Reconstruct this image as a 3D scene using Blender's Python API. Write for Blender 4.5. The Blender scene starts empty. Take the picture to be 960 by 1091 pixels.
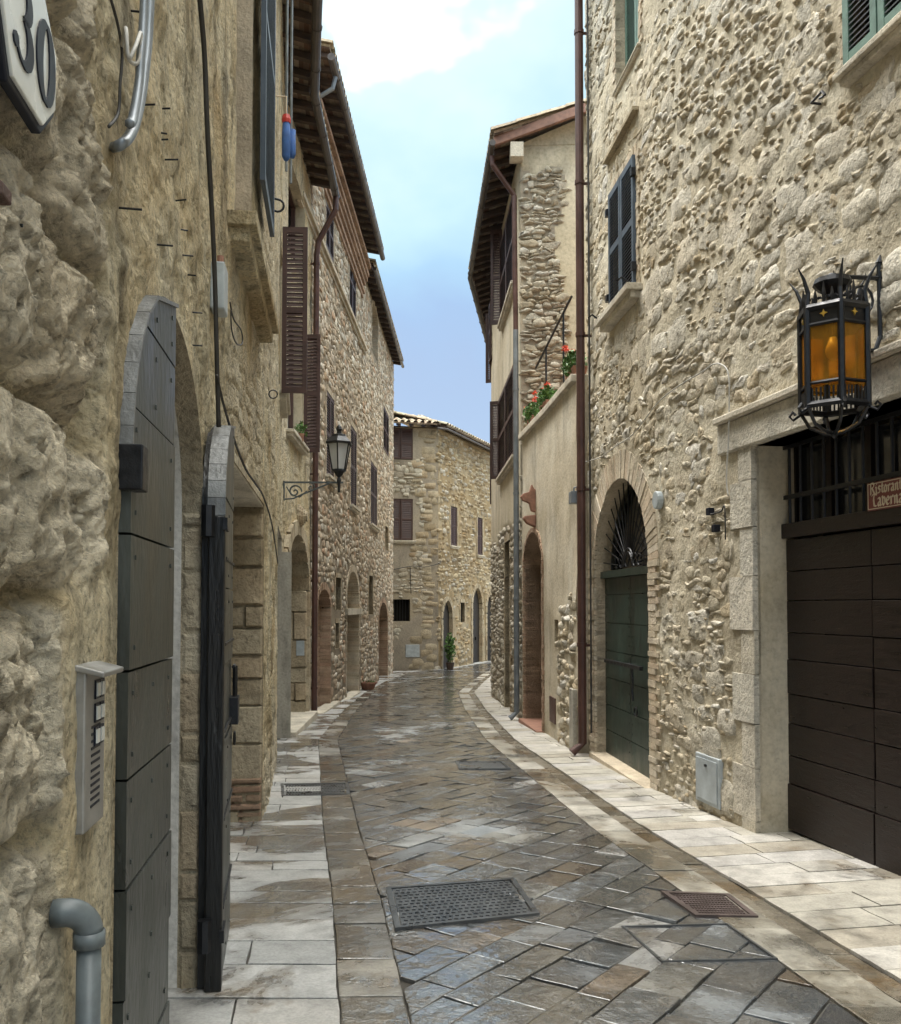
import bpy, math, random
import numpy as np
from mathutils import Vector
R = math.radians
random.seed(7)
# ---------------------------------------------------------------- camera, world, sun, exposure
EYE = 1.5
PITCH = R(2.0)
sc = bpy.context.scene
cd = bpy.data.cameras.new("camera")
cam = bpy.data.objects.new("camera", cd); sc.collection.objects.link(cam)
cam.location = (0, 0, EYE); cam.rotation_euler = (math.pi/2 + PITCH, 0, 0)
cd.sensor_fit = 'AUTO'; cd.sensor_width = 36.0; cd.lens = 36.0*960/1091
cd.shift_y = 66.0/1091; cd.clip_start = 0.05; cd.clip_end = 2000
sc.camera = cam
SUN_EL, SUN_AZ = R(68), math.atan2(-0.62, 0.60)     # azimuth measured from +Y towards +X
w = bpy.data.worlds.new("World"); sc.world = w; w.use_nodes = True
nt = w.node_tree; nt.nodes.clear()
def wn(t, **k):
    n = nt.nodes.new(t)
    for a, b in k.items(): setattr(n, a, b)
    return n
sky = wn('ShaderNodeTexSky', sky_type='NISHITA', sun_disc=False)
sky.sun_elevation = SUN_EL; sky.sun_rotation = SUN_AZ
out = wn('ShaderNodeOutputWorld'); bg = wn('ShaderNodeBackground'); bg.inputs[1].default_value = 0.135
tc = wn('ShaderNodeTexCoord'); sp = wn('ShaderNodeSeparateXYZ'); nt.links.new(tc.outputs['Generated'], sp.inputs[0])
nz = wn('ShaderNodeTexNoise'); nz.inputs['Scale'].default_value = 2.6; nz.inputs['Detail'].default_value = 5; nz.inputs['Roughness'].default_value = .5
mp = wn('ShaderNodeMapping'); mp.inputs['Scale'].default_value = (1, 1, 1.6); nt.links.new(tc.outputs['Generated'], mp.inputs[0]); nt.links.new(mp.outputs[0], nz.inputs['Vector'])
def math_(op, a, b=None, clamp=False):
    n = wn('ShaderNodeMath', operation=op, use_clamp=clamp)
    for i, v in enumerate((a, b)):
        if v is None: continue
        if isinstance(v, (int, float)): n.inputs[i].default_value = v
        else: nt.links.new(v, n.inputs[i])
    return n.outputs[0]
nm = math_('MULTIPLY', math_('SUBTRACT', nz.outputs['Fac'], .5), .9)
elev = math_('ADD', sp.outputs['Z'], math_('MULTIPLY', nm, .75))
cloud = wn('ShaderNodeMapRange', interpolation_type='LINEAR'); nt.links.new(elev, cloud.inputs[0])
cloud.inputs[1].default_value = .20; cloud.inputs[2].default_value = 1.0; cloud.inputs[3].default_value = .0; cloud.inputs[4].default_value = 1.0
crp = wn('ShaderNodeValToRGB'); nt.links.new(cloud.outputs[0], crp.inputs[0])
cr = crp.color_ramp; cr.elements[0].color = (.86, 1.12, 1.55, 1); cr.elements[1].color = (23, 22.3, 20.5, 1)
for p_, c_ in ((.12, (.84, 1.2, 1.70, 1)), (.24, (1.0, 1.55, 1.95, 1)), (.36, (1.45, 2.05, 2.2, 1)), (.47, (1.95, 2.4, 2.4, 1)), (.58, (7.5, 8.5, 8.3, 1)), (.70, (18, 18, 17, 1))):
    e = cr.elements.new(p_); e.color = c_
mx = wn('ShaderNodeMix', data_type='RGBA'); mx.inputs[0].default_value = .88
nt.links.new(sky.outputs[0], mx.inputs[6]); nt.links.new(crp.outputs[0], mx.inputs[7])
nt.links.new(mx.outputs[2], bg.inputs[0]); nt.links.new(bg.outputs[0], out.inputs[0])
sd = bpy.data.lights.new("sun", 'SUN'); sd.energy = 1.2; sd.angle = R(18); sd.color = (1, .95, .88)
sun = bpy.data.objects.new("sun", sd); sc.collection.objects.link(sun)
tosun = Vector((math.sin(SUN_AZ)*math.cos(SUN_EL), math.cos(SUN_AZ)*math.cos(SUN_EL), math.sin(SUN_EL)))
sun.rotation_euler = tosun.to_track_quat('Z', 'Y').to_euler()
sc.view_settings.view_transform = 'Standard'; sc.view_settings.look = 'None'
sc.view_settings.exposure = 1.65; sc.view_settings.gamma = 1; sc.view_settings.use_curve_mapping = False
sc.render.engine = 'CYCLES'
sc.cycles.max_bounces = 7; sc.cycles.diffuse_bounces = 5; sc.cycles.glossy_bounces = 3

# ---------------------------------------------------------------- numeric noise
def _h(ix, iy, seed):
    n = (ix.astype(np.int64)*374761393 + iy.astype(np.int64)*668265263 + seed*974711) & 0x7fffffff
    n = ((n ^ (n >> 13))*1274126177) & 0x7fffffff
    return ((n ^ (n >> 16)) & 0xffff)/65535.0
def vnoise(x, y, seed=0):
    x = np.asarray(x, float); y = np.asarray(y, float)
    ix = np.floor(x); iy = np.floor(y); fx = x-ix; fy = y-iy
    fx = fx*fx*(3-2*fx); fy = fy*fy*(3-2*fy)
    a = _h(ix, iy, seed); b = _h(ix+1, iy, seed); c = _h(ix, iy+1, seed); d = _h(ix+1, iy+1, seed)
    return (a*(1-fx)+b*fx)*(1-fy)+(c*(1-fx)+d*fx)*fy
def fbm(x, y, oct=4, seed=0, g=.5):
    s = 0; a = 1; t = 0
    for i in range(oct):
        s = s+a*vnoise(x*2**i+17.3*i, y*2**i-9.1*i, seed+i); t += a; a *= g
    return s/t
def sstep(a, b, x):
    t = np.clip((x-a)/(b-a), 0, 1); return t*t*(3-2*t)
def worley(x, y, seed=0, jit=.8):
    ix = np.floor(x); iy = np.floor(y)
    f1 = np.full(x.shape, 9.); f2 = np.full(x.shape, 9.); cid = np.zeros(x.shape)
    for dx in (-1, 0, 1):
        for dy in (-1, 0, 1):
            cx = ix+dx; cy = iy+dy
            px = cx+.5+(_h(cx, cy, seed)-.5)*jit; py = cy+.5+(_h(cx, cy, seed+5)-.5)*jit
            d = np.maximum(np.abs(px-x), np.abs(py-y))*.55+np.hypot(px-x, py-y)*.45
            near = d < f1
            f2 = np.where(near, f1, np.minimum(f2, d)); cid = np.where(near, _h(cx, cy, seed+9), cid); f1 = np.where(near, d, f1)
    return f1, f2, cid

# ---------------------------------------------------------------- mesh building
class MB:
    def __init__(s): s.v = []; s.f = []; s.m = []
    def add(s, vs, fs, m=0):
        k = len(s.v); s.v.extend([tuple(p) for p in vs])
        s.f.extend([tuple(i+k for i in f) for f in fs]); s.m.extend([m]*len(fs))
    def hexa(s, p, m=0):     # 8 points: bottom 4, top 4
        s.add(p, [(3,2,1,0),(4,5,6,7),(0,1,5,4),(1,2,6,5),(2,3,7,6),(3,0,4,7)], m)
    def box(s, F, a0, a1, b0, b1, c0, c1, m=0):
        s.hexa([F(a0,b0,c0),F(a1,b0,c0),F(a1,b0,c1),F(a0,b0,c1),F(a0,b1,c0),F(a1,b1,c0),F(a1,b1,c1),F(a0,b1,c1)], m)
    def tube(s, pts, r, k=8, m=0, cap=True):
        pts = [Vector(p) for p in pts]; n = len(pts); rs = r if isinstance(r, (list, tuple)) else [r]*n
        up = None; base = len(s.v); vs = []
        for i, p in enumerate(pts):
            d = (pts[min(i+1, n-1)]-pts[max(i-1, 0)])
            d = d.normalized() if d.length > 1e-9 else Vector((0,0,1))
            if up is None: up = d.orthogonal().normalized()
            up = (up-d*up.dot(d)); up = up.normalized() if up.length > 1e-6 else d.orthogonal().normalized()
            sd_ = d.cross(up)
            for j in range(k):
                a = 2*math.pi*j/k; vs.append(p+(up*math.cos(a)+sd_*math.sin(a))*rs[i])
        fs = [(i*k+j, i*k+(j+1)%k, (i+1)*k+(j+1)%k, (i+1)*k+j) for i in range(n-1) for j in range(k)]
        if cap: fs += [tuple(range(k-1, -1, -1)), tuple((n-1)*k+j for j in range(k))]
        s.add(vs, fs, m)
    def lathe(s, c, prof, k=12, m=0, rot=0):   # prof: (r, z)
        vs = [(c[0]+r*math.cos(2*math.pi*j/k+rot), c[1]+r*math.sin(2*math.pi*j/k+rot), c[2]+z) for r, z in prof for j in range(k)]
        n = len(prof)
        fs = [(i*k+j, i*k+(j+1)%k, (i+1)*k+(j+1)%k, (i+1)*k+j) for i in range(n-1) for j in range(k)]
        fs += [tuple(range(k-1, -1, -1)), tuple((n-1)*k+j for j in range(k))]
        s.add(vs, fs, m)
    def prism(s, F, pts, c0, c1, m=0):     # polygon (a,b) extruded along c
        n = len(pts)
        s.add([F(a,b,c0) for a,b in pts]+[F(a,b,c1) for a,b in pts],
              [tuple(range(n-1,-1,-1)), tuple(range(n,2*n))]+[(i,(i+1)%n,n+(i+1)%n,n+i) for i in range(n)], m)
    def build(s, name, mats, parent=None, smooth=False, bevel=0, **props):
        return mesh_obj(name, s.v, s.f, mats, parent, smooth, s.m, bevel, **props)
def mesh_obj(name, v, f, mats, parent=None, smooth=False, mi=None, bevel=0, **props):
    me = bpy.data.meshes.new(name)
    v = np.asarray(v, float)
    if parent is not None: v = v-np.array(WLOC[parent.name])
    me.from_pydata(v.tolist(), [], f if isinstance(f, list) else f.tolist())
    for m in (mats if isinstance(mats, (list, tuple)) else [mats]): me.materials.append(m)
    if mi is not None and len(me.materials) > 1: me.polygons.foreach_set('material_index', mi)
    if smooth is True: me.polygons.foreach_set('use_smooth', [True]*len(me.polygons))
    elif smooth: me.polygons.foreach_set('use_smooth', smooth)
    me.update()
    o = bpy.data.objects.new(name, me); sc.collection.objects.link(o)
    WLOC[o.name] = (0,0,0) if parent is None else WLOC[parent.name]
    if parent is not None: o.parent = parent
    if bevel:
        b = o.modifiers.new('bevel', 'BEVEL'); b.width = bevel; b.segments = 2; b.limit_method = 'ANGLE'
    for k, x in props.items(): o[k] = x
    return o
WLOC = {}
def thing(name, label, cat, loc, group=None, kind=None):
    o = bpy.data.objects.new(name, None); sc.collection.objects.link(o); o.location = loc; o.empty_display_size = .2
    WLOC[o.name] = tuple(loc); o['label'] = label; o['category'] = cat
    if group: o['group'] = group
    return o

def gz(y):   # the street falls away from the camera, then levels out
    return np.interp(y, [-30, 0, 28, 33, 36, 45, 80], [.9, 0, -.84, -.95, -1.0, -.93, -.6])
def ray(px, py):
    x = (px-480)/960; u = (611.5-py)/960; c, s = math.cos(PITCH), math.sin(PITCH)
    return (x, c-u*s, s+u*c)
class Wall:
    """a facade: a polyline in plan, s = arc length along it, z = height, o = distance out into the street"""
    def __init__(w, pts, side):
        w.p = np.array(pts, float); d = np.diff(w.p, axis=0); w.L = np.hypot(d[:,0], d[:,1])
        w.c = np.concatenate([[0], np.cumsum(w.L)]); w.t = d/w.L[:,None]
        w.n = np.stack([w.t[:,1], -w.t[:,0]], 1)*side; w.side = side
    def seg(w, s): return np.clip(np.searchsorted(w.c, s, side='right')-1, 0, len(w.L)-1)
    def Pv(w, s, z, o):
        s = np.asarray(s, float); k = w.seg(s); q = (s-w.c[k])[..., None]
        # blend normals near bends
        xy = w.p[k]+w.t[k]*q; n = w.n[k].copy()
        xy = xy+n*np.asarray(o)[..., None]
        return np.concatenate([xy, np.broadcast_to(np.asarray(z, float), s.shape)[..., None]], -1)
    def P(w, s, z, o=0):
        k = int(w.seg(s)); xy = w.p[k]+w.t[k]*(s-w.c[k])+w.n[k]*o
        return (float(xy[0]), float(xy[1]), float(z))
    def at(w, px, py, o=0):
        r = ray(px, py); best = None
        for k in range(len(w.L)):
            a = w.p[k]+w.n[k]*o; t = w.t[k]
            # a + t*q = lam*(r0,r1)
            det = t[0]*(-r[1])+r[0]*t[1]
            if abs(det) < 1e-9: continue
            q = ((-a[0])*(-r[1])+r[0]*(-a[1]))/det
            lam = (a[0]+t[0]*q)/r[0] if abs(r[0]) > abs(r[1])*.02 else (a[1]+t[1]*q)/r[1]
            if lam <= 0: continue
            miss = max(0, -q, q-w.L[k])
            if (k == 0 and q < 0) or (k == len(w.L)-1 and q > w.L[k]): miss *= .9
            if best is None or miss < best[0]-1e-9: best = (miss, w.c[k]+q, EYE+lam*r[2])
        return best[1], best[2]
    def fr(w, s, z, o=0, ang=0):
        k = int(w.seg(s)); t = w.t[k]; n = w.n[k]; c, sn = math.cos(ang), math.sin(ang)
        u = t*c+n*sn; nn = n*c-t*sn; O = w.P(s, z, o)
        return lambda a, b, cc: (O[0]+u[0]*a+nn[0]*cc, O[1]+u[1]*a+nn[1]*cc, O[2]+b)
    def sy(w, y): # arc length where the facade is y metres ahead
        return float(np.interp(y, w.p[:,1], w.c))
# ---------------------------------------------------------------- materials
def newmat(name):
    m = bpy.data.materials.new(name); m.use_nodes = True; t = m.node_tree
    return m, t, t.nodes['Principled BSDF']
class NT:
    def __init__(s, t): s.t = t
    def n(s, ty, ins=None, **k):
        nd = s.t.nodes.new(ty)
        for a, b in k.items(): setattr(nd, a, b)
        for a, b in (ins or {}).items():
            if isinstance(b, bpy.types.NodeSocket): s.t.links.new(b, nd.inputs[a])
            else: nd.inputs[a].default_value = b
        return nd
    def noise(s, scale, detail=4, rough=.55, vec=None, dist=0):
        i = {'Scale': scale, 'Detail': detail, 'Roughness': rough, 'Distortion': dist}
        if vec is not None: i['Vector'] = vec
        return s.n('ShaderNodeTexNoise', i).outputs['Fac']
    def ramp(s, fac, stops, interp='LINEAR'):
        r = s.n('ShaderNodeValToRGB', {0: fac}); c = r.color_ramp; c.interpolation = interp
        while len(c.elements) > 1: c.elements.remove(c.elements[-1])
        c.elements[0].position = stops[0][0]; c.elements[0].color = col(stops[0][1])
        for p, q in stops[1:]:
            e = c.elements.new(p); e.color = col(q)
        return r.outputs[0]
    def mix(s, f, a, b, mode='MIX'):
        return s.n('ShaderNodeMix', {0: f, 6: a, 7: b}, data_type='RGBA', blend_type=mode).outputs[2]
    def m(s, op, a, b=0, clamp=False):
        return s.n('ShaderNodeMath', {0: a, 1: b}, operation=op, use_clamp=clamp).outputs[0]
    def rng(s, v, a, b, c=0, d=1):
        return s.n('ShaderNodeMapRange', {0: v, 1: a, 2: b, 3: c, 4: d}).outputs[0]
def col(c):
    if isinstance(c, (int, float)): c = (c, c, c)
    return (c[0], c[1], c[2], 1)
def obj_vec(N, scale=(1,1,1)):
    t = N.n('ShaderNodeTexCoord')
    return N.n('ShaderNodeMapping', {0: t.outputs['Object'], 3: scale}).outputs[0]

def m_stone(name, cols, gain=1., rough=.9, pit=.5, stain=.35, fine=45, bump=.5, warm=(.75,.62,.42)):
    m, t, b = newmat(name); N = NT(t); v = obj_vec(N)
    isl = N.n('ShaderNodeNewGeometry').outputs['Random Per Island']
    k = len(cols); c = N.ramp(isl, [(i/max(1, k-1), cols[i]) for i in range(k)])
    n1 = N.noise(3.5, 5, .6, v); n2 = N.noise(fine, 5, .65, v); n3 = N.noise(.7, 3, .5, v)
    c = N.mix(1, c, N.ramp(n1, [(.25, .62*gain), (.5, 1*gain), (.75, 1.28*gain)]), 'MULTIPLY')
    c = N.mix(1, c, N.ramp(n2, [(.3, 1-.55*pit), (.45, 1), (.7, 1+.3*pit)]), 'MULTIPLY')
    c = N.mix(N.rng(n3, .5, .72, 0, stain), c, N.mix(1, c, col(warm), 'MULTIPLY'))
    t.links.new(c, b.inputs['Base Color']); b.inputs['Roughness'].default_value = rough
    b.inputs['Specular IOR Level'].default_value = .3
    bp = N.n('ShaderNodeBump', {'Strength': bump, 'Distance': .02, 'Height': N.m('ADD', N.m('MULTIPLY', N.noise(14, 5, .7, v, .4), 1.3), n2)})
    t.links.new(bp.outputs[0], b.inputs['Normal']); return m
def m_plain(name, c, rough=.5, metal=0, var=.25, scale=12, bump=.1, spec=.5, streak=None, scratch=None, coat=0):
    m, t, b = newmat(name); N = NT(t); v = obj_vec(N, streak or (1,1,1))
    n1 = N.noise(scale, 5, .6, v); n2 = N.noise(scale*8, 3, .6, v)
    cc = N.mix(1, col(c), N.ramp(n1, [(.3, 1-var), (.7, 1+var)]), 'MULTIPLY')
    if scratch is not None:
        cc = N.mix(N.rng(N.noise(scale*2.5, 6, .7, v, .5), .62, .7), cc, col(scratch))
    t.links.new(cc, b.inputs['Base Color'])
    t.links.new(N.rng(n1, .3, .7, max(0, rough-.12), min(1, rough+.12)), b.inputs['Roughness'])
    b.inputs['Metallic'].default_value = metal; b.inputs['Specular IOR Level'].default_value = spec
    if coat: b.inputs['Coat Weight'].default_value = coat; b.inputs['Coat Roughness'].default_value = .2
    if bump:
        bp = N.n('ShaderNodeBump', {'Strength': bump, 'Distance': .01, 'Height': N.m('ADD', n1, N.m('MULTIPLY', n2, .4))})
        t.links.new(bp.outputs[0], b.inputs['Normal'])
    return m
def m_render(name, c1, c2, c3, bump=.4, scale=1.2, fine=25, rough=.92, damp=None):
    """lime plaster / mortar: broad patches plus fine grain; optional damp dirt rising from the ground"""
    m, t, b = newmat(name); N = NT(t); v = obj_vec(N); vs = obj_vec(N, (1, 1, .35))
    n1 = N.noise(scale, 6, .62, v, .3); n2 = N.noise(fine, 5, .6, v); n3 = N.noise(scale*3.1, 5, .6, vs)
    c = N.ramp(n1, [(.32, c1), (.5, c2), (.68, c3)])
    c = N.mix(1, c, N.ramp(n2, [(.3, .8), (.5, 1), (.7, 1.12)]), 'MULTIPLY')
    c = N.mix(1, c, N.ramp(n3, [(.33, .68), (.48, .96), (.7, 1.08)]), 'MULTIPLY')
    if damp:
        z = N.n('ShaderNodeSeparateXYZ', {0: N.n('ShaderNodeTexCoord').outputs['Object']}).outputs['Z']
        f = N.m('MULTIPLY', N.rng(N.m('ADD', z, N.m('MULTIPLY', n1, 1.6)), damp[0]+1.3, damp[0]+.5), damp[1], True)
        c = N.mix(f, c, N.mix(1, c, col((.5, .46, .36)), 'MULTIPLY'))
    t.links.new(c, b.inputs['Base Color']); b.inputs['Roughness'].default_value = rough; b.inputs['Specular IOR Level'].default_value = .25
    bp = N.n('ShaderNodeBump', {'Strength': bump, 'Distance': .02, 'Height': N.m('ADD', N.m('MULTIPLY', n3, .8), n2)})
    t.links.new(bp.outputs[0], b.inputs['Normal']); return m

def m_near():
    """old house wall beside the camera: ochre lime skin over tufa blocks; 'stone' attribute marks bare stone"""
    m, t, b = newmat('weathered_lime_wall'); N = NT(t); v = obj_vec(N); vs = obj_vec(N, (1, 1, .22))
    a = N.n('ShaderNodeAttribute', attribute_name='stone').outputs['Fac']
    cid = N.n('ShaderNodeAttribute', attribute_name='cell').outputs['Fac']
    n1 = N.noise(1.3, 6, .6, v, .4); n2 = N.noise(38, 6, .7, v); n3 = N.noise(5, 5, .6, vs, .6); n4 = N.noise(11, 8, .75, v, .3)
    vo = N.rng(N.n('ShaderNodeTexVoronoi', {'Vector': N.mix(.12, v, N.n('ShaderNodeTexNoise', {'Scale': 8., 'Vector': v}).outputs['Color']), 'Scale': 26.}).outputs['Distance'], .42, .1)
    pl = N.ramp(n1, [(.3, (.54,.41,.23)), (.45, (.68,.56,.35)), (.58, (.75,.66,.46)), (.72, (.60,.53,.39))])
    pl = N.mix(1, pl, N.ramp(n3, [(.32, .45), (.48, .95), (.7, 1.2)]), 'MULTIPLY')
    st = N.ramp(cid, [(0, (.68,.58,.42)), (.4, (.78,.70,.54)), (.7, (.64,.56,.42)), (1, (.79,.72,.57))])
    st = N.mix(1, st, N.ramp(n4, [(.3, .6), (.5, 1.0), (.72, 1.35)]), 'MULTIPLY')
    c = N.mix(a, pl, st)
    c = N.mix(1, c, N.ramp(n2, [(.3, .42), (.45, 1), (.7, 1.25)]), 'MULTIPLY')
    c = N.mix(N.rng(N.noise(24, 7, .75, v, .5), .56, .66, 0, .55), c, col((.11,.085,.055)))
    c = N.mix(N.rng(N.noise(2.2, 6, .65, vs, .8), .6, .7, 0, .6), c, col((.15,.125,.09)))
    t.links.new(c, b.inputs['Base Color']); b.inputs['Roughness'].default_value = .93; b.inputs['Specular IOR Level'].default_value = .25
    bp = N.n('ShaderNodeBump', {'Strength': 1.0, 'Distance': .05, 'Height': N.m('ADD', N.m('MULTIPLY', n4, 1.4), N.m('ADD', N.m('ADD', n2, N.m('MULTIPLY', vo, -.5)), N.m('MULTIPLY', n3, .5)))})
    t.links.new(bp.outputs[0], b.inputs['Normal']); return m
def m_slab(name, cols, wet_lo, wet_hi, dry_rough=.6, wet_rough=.1, tone=.5, brown=.5, sc_=1.1):
    m, t, b = newmat(name); N = NT(t); v = obj_vec(N)
    isl = N.n('ShaderNodeNewGeometry').outputs['Random Per Island']
    k = len(cols); c = N.ramp(isl, [(i/(k-1), cols[i]) for i in range(k)], 'CONSTANT')
    n1 = N.noise(6, 6, .65, v, .3); n2 = N.noise(70, 4, .6, v); n3 = N.noise(sc_, 6, .62, v, .6); n5 = N.noise(2.3, 5, .6, v, .4)
    c = N.mix(1, c, N.ramp(n1, [(.3, .68), (.5, 1), (.7, 1.25)]), 'MULTIPLY')
    c = N.mix(1, c, N.ramp(n2, [(.35, .85), (.6, 1.08)]), 'MULTIPLY')
    isl2 = N.m('FRACT', N.m('MULTIPLY', isl, 37.7))
    w = N.rng(N.m('ADD', n3, N.m('MULTIPLY', N.m('SUBTRACT', isl2, .5), .10)), wet_lo, wet_hi)
    wetc = N.mix(N.m('MULTIPLY', N.rng(n5, .45, .6), brown), N.mix(1, c, col(tone), 'MULTIPLY'), N.mix(1, c, col((.50,.37,.22)), 'MULTIPLY'))
    c = N.mix(w, c, wetc)
    t.links.new(c, b.inputs['Base Color'])
    rr = N.n('ShaderNodeMix', {0: w, 2: dry_rough, 3: wet_rough}).outputs[0]
    rr = N.m('ADD', rr, N.rng(n1, .45, .75, 0, .12))
    pud = N.m('MULTIPLY', w, N.rng(N.m('ADD', n5, N.m('MULTIPLY', N.m('SUBTRACT', isl2, .5), .12)), .43, .50))
    if wet_rough < .14:      # a film of standing water
        t.links.new(N.m('MULTIPLY', w, N.rng(pud, 0, 1, .85, 1)), b.inputs['Coat Weight']); b.inputs['Coat IOR'].default_value = 1.6
        t.links.new(N.rng(pud, 0, 1, .13, .03), b.inputs['Coat Roughness'])
        cbs = N.rng(pud, 0, 1, .85, .2)
        cb = N.n('ShaderNodeBump', {'Strength': cbs, 'Distance': .045, 'Height': N.m('ADD', N.noise(4.5, 3, .5, v, .5), N.m('MULTIPLY', N.noise(26, 3, .5, v), .16))})
        t.links.new(cb.outputs[0], b.inputs['Coat Normal'])
    t.links.new(rr, b.inputs['Roughness']); t.links.new(N.n('ShaderNodeMix', {0: w, 2: .4, 3: 1.0}).outputs[0], b.inputs['Specular IOR Level'])
    bs = N.n('ShaderNodeMix', {0: w, 2: .35, 3: .55}).outputs[0]
    bp = N.n('ShaderNodeBump', {'Strength': bs, 'Distance': .022, 'Height': N.m('ADD', N.m('MULTIPLY', n1, 1.6), N.m('ADD', N.m('MULTIPLY', n2, .22), N.m('MULTIPLY', N.noise(19, 4, .6, v, .6), .8)))})
    t.links.new(bp.outputs[0], b.inputs['Normal']); return m

WARM = [(.52,.43,.28),(.34,.28,.19),(.58,.51,.37),(.42,.32,.19),(.62,.58,.50),(.40,.36,.29),(.54,.45,.31),(.30,.25,.18)]
M = {}
M['near'] = m_near()
M['r1_mortar'] = m_render('smeared_lime_mortar', (.44,.38,.275), (.53,.475,.365), (.58,.54,.435), .7, 1.0, 30, damp=(0.0,.6))
M['r1_stone'] = m_stone('pale_rubble_stone', [(.48,.43,.33),(.40,.33,.225),(.56,.52,.43),(.45,.385,.28),(.55,.53,.48),(.50,.44,.33),(.38,.345,.27)], 1, .9, .8, .4, 34, .7)
M['gable_stone'] = m_stone('gable_rubble_stone', [(.44,.40,.32),(.34,.29,.21),(.52,.49,.41),(.38,.335,.26),(.48,.45,.39),(.30,.26,.20)], 1, .9, .7, .3, 30, .7)
M['r1_block'] = m_stone('travertine_block', [(.47,.435,.36),(.52,.49,.42),(.42,.38,.30),(.54,.50,.42)], 1, .88, .7, .35, 34, .8)
M['buff_brick'] = m_stone('buff_brick', [(.50,.435,.33),(.44,.375,.28),(.54,.48,.385),(.47,.40,.30),(.50,.405,.30),(.43,.375,.295)], 1, .9, .5, .3, 40, .5)
M['red_brick'] = m_stone('red_brick', [(.32,.21,.145),(.36,.25,.18),(.27,.19,.13),(.38,.28,.20),(.33,.23,.16)], 1, .9, .5, .3, 40, .5)
M['l2_stone'] = m_stone('warm_rubble_stone', [(.50,.43,.33),(.30,.24,.17),(.60,.55,.46),(.38,.28,.19),(.64,.61,.54),(.27,.23,.18),(.52,.44,.34),(.42,.28,.19)], 1, .92, .5, .4, 25, .4)
M['cornice_brick'] = m_stone('cornice_brick', [(.37,.245,.175),(.32,.215,.155),(.41,.29,.215),(.28,.19,.14)], 1, .9, .4, .2, 30, .4)
M['l2_mortar'] = m_render('grey_brown_mortar', (.20,.165,.12), (.27,.225,.165), (.33,.28,.21), .5, .9, 22)
M['f_stone'] = m_stone('old_ochre_stone', WARM, .80, .92, .7, .7, 18, .6, (.95,.72,.40))
M['f_mortar'] = m_render('ochre_mortar', (.19,.145,.09), (.34,.26,.15), (.42,.36,.26), .5, .6, 18)
M['f_grey'] = m_render('grey_mortar', (.24,.21,.17), (.33,.29,.23), (.40,.34,.24), .5, .6, 18)
M['r3_plaster'] = m_render('cream_plaster', (.43,.37,.26), (.52,.46,.34), (.58,.53,.42), .3, .7, 20)
M['r2_plaster'] = m_render('stained_plaster', (.44,.38,.27), (.54,.48,.37), (.63,.59,.49), .4, .8, 24, damp=(-.15,.9))
M['white_plaster'] = m_render('white_plaster', (.52,.50,.46), (.62,.60,.56), (.68,.66,.62), .3, 3, 40)
M['grey_plaster'] = m_render('grey_plaster', (.30,.28,.24), (.36,.34,.29), (.40,.38,.33), .3, 2, 30)
M['jamb'] = m_stone('old_jamb_stone', [(.36,.30,.21),(.44,.38,.28),(.30,.25,.17),(.40,.32,.22)], 1, .92, .8, .5, 30, .8)
M['sill'] = m_stone('cut_stone', [(.48,.44,.36),(.55,.51,.43)], 1, .85, .6, .3, 40, .4)
M['metal_door'] = m_plain('sheet_clad_door', (.050,.056,.051), .36, .1, .45, 4, .7, .5, (1,1,.4), (.13,.135,.125))
M['worn_cap'] = m_plain('worn_sheet_cap', (.17,.175,.175), .42, .2, .35, 9, .5, .6, None, (.05,.05,.05))
M['black_wood'] = m_plain('black_weathered_wood', (.010,.010,.0095), .36, 0, .4, 9, .6, .45, (1,1,.15), (.05,.052,.054))
M['green_wood'] = m_plain('dark_green_paint', (.016,.030,.023), .42, 0, .45, 5, .35, .5, (1,1,.3), (.04,.06,.05))
M['brown_wood'] = m_plain('dark_brown_planks', (.013,.0075,.006), .38, 0, .45, 5, .4, .4, (1,1,6), (.055,.036,.027))
M['dark_door'] = m_plain('dark_far_door', (.018,.014,.011), .6, 0, .3, 5, .2)
M['shut_brown'] = m_plain('brown_shutter_paint', (.060,.031,.026), .55, 0, .25, 8, .15)
M['shut_grey'] = m_plain('slate_grey_paint', (.06,.082,.11), .5, 0, .2, 8, .1)
M['shut_green'] = m_plain('green_shutter_paint', (.11,.19,.155), .55, 0, .3, 10, .2)
M['slat_dark'] = m_plain('shutter_slats', (.035,.04,.047), .5, 0, .2, 8, .1)
M['glass'] = m_plain('dark_window', (.02,.022,.025), .12, 0, .1, 3, 0, .6)
M['dark'] = m_plain('dark_interior', (.012,.011,.010), .9, 0, .1, 3, 0, .1)
M['iron'] = m_plain('black_iron', (.02,.021,.024), .4, .5, .3, 20, .2)
M['copper_pipe'] = m_plain('brown_painted_pipe', (.075,.035,.028), .4, .1, .3, 6, .1)
M['grey_pipe'] = m_plain('grey_zinc_pipe', (.20,.225,.25), .42, .4, .2, 6, .1)
M['gutter'] = m_plain('weathered_gutter', (.085,.075,.07), .45, .3, .3, 6, .1)
M['pvc'] = m_plain('grey_plastic_pipe', (.11,.13,.138), .42, 0, .35, 10, .05)
M['cable'] = m_plain('black_cable', (.03,.028,.025), .6, 0, .3, 20, .1)
M['cable_white'] = m_plain('pale_cable', (.42,.41,.38), .55, 0, .2, 20, .1)
M['steel'] = m_plain('brushed_steel', (.27,.265,.25), .42, .4, .2, 14, .1)
M['utility'] = m_plain('pale_grey_paint', (.36,.40,.42), .5, 0, .2, 8, .15)
M['rafter'] = m_plain('old_rafter_wood', (.055,.036,.026), .75, 0, .4, 10, .4)
M['soffit'] = m_stone('soffit_tiles', [(.10,.065,.045),(.32,.27,.20),(.14,.08,.055),(.08,.055,.04),(.30,.24,.18),(.12,.07,.05)], 1, .9, .4, .3, 20, .3)
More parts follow.
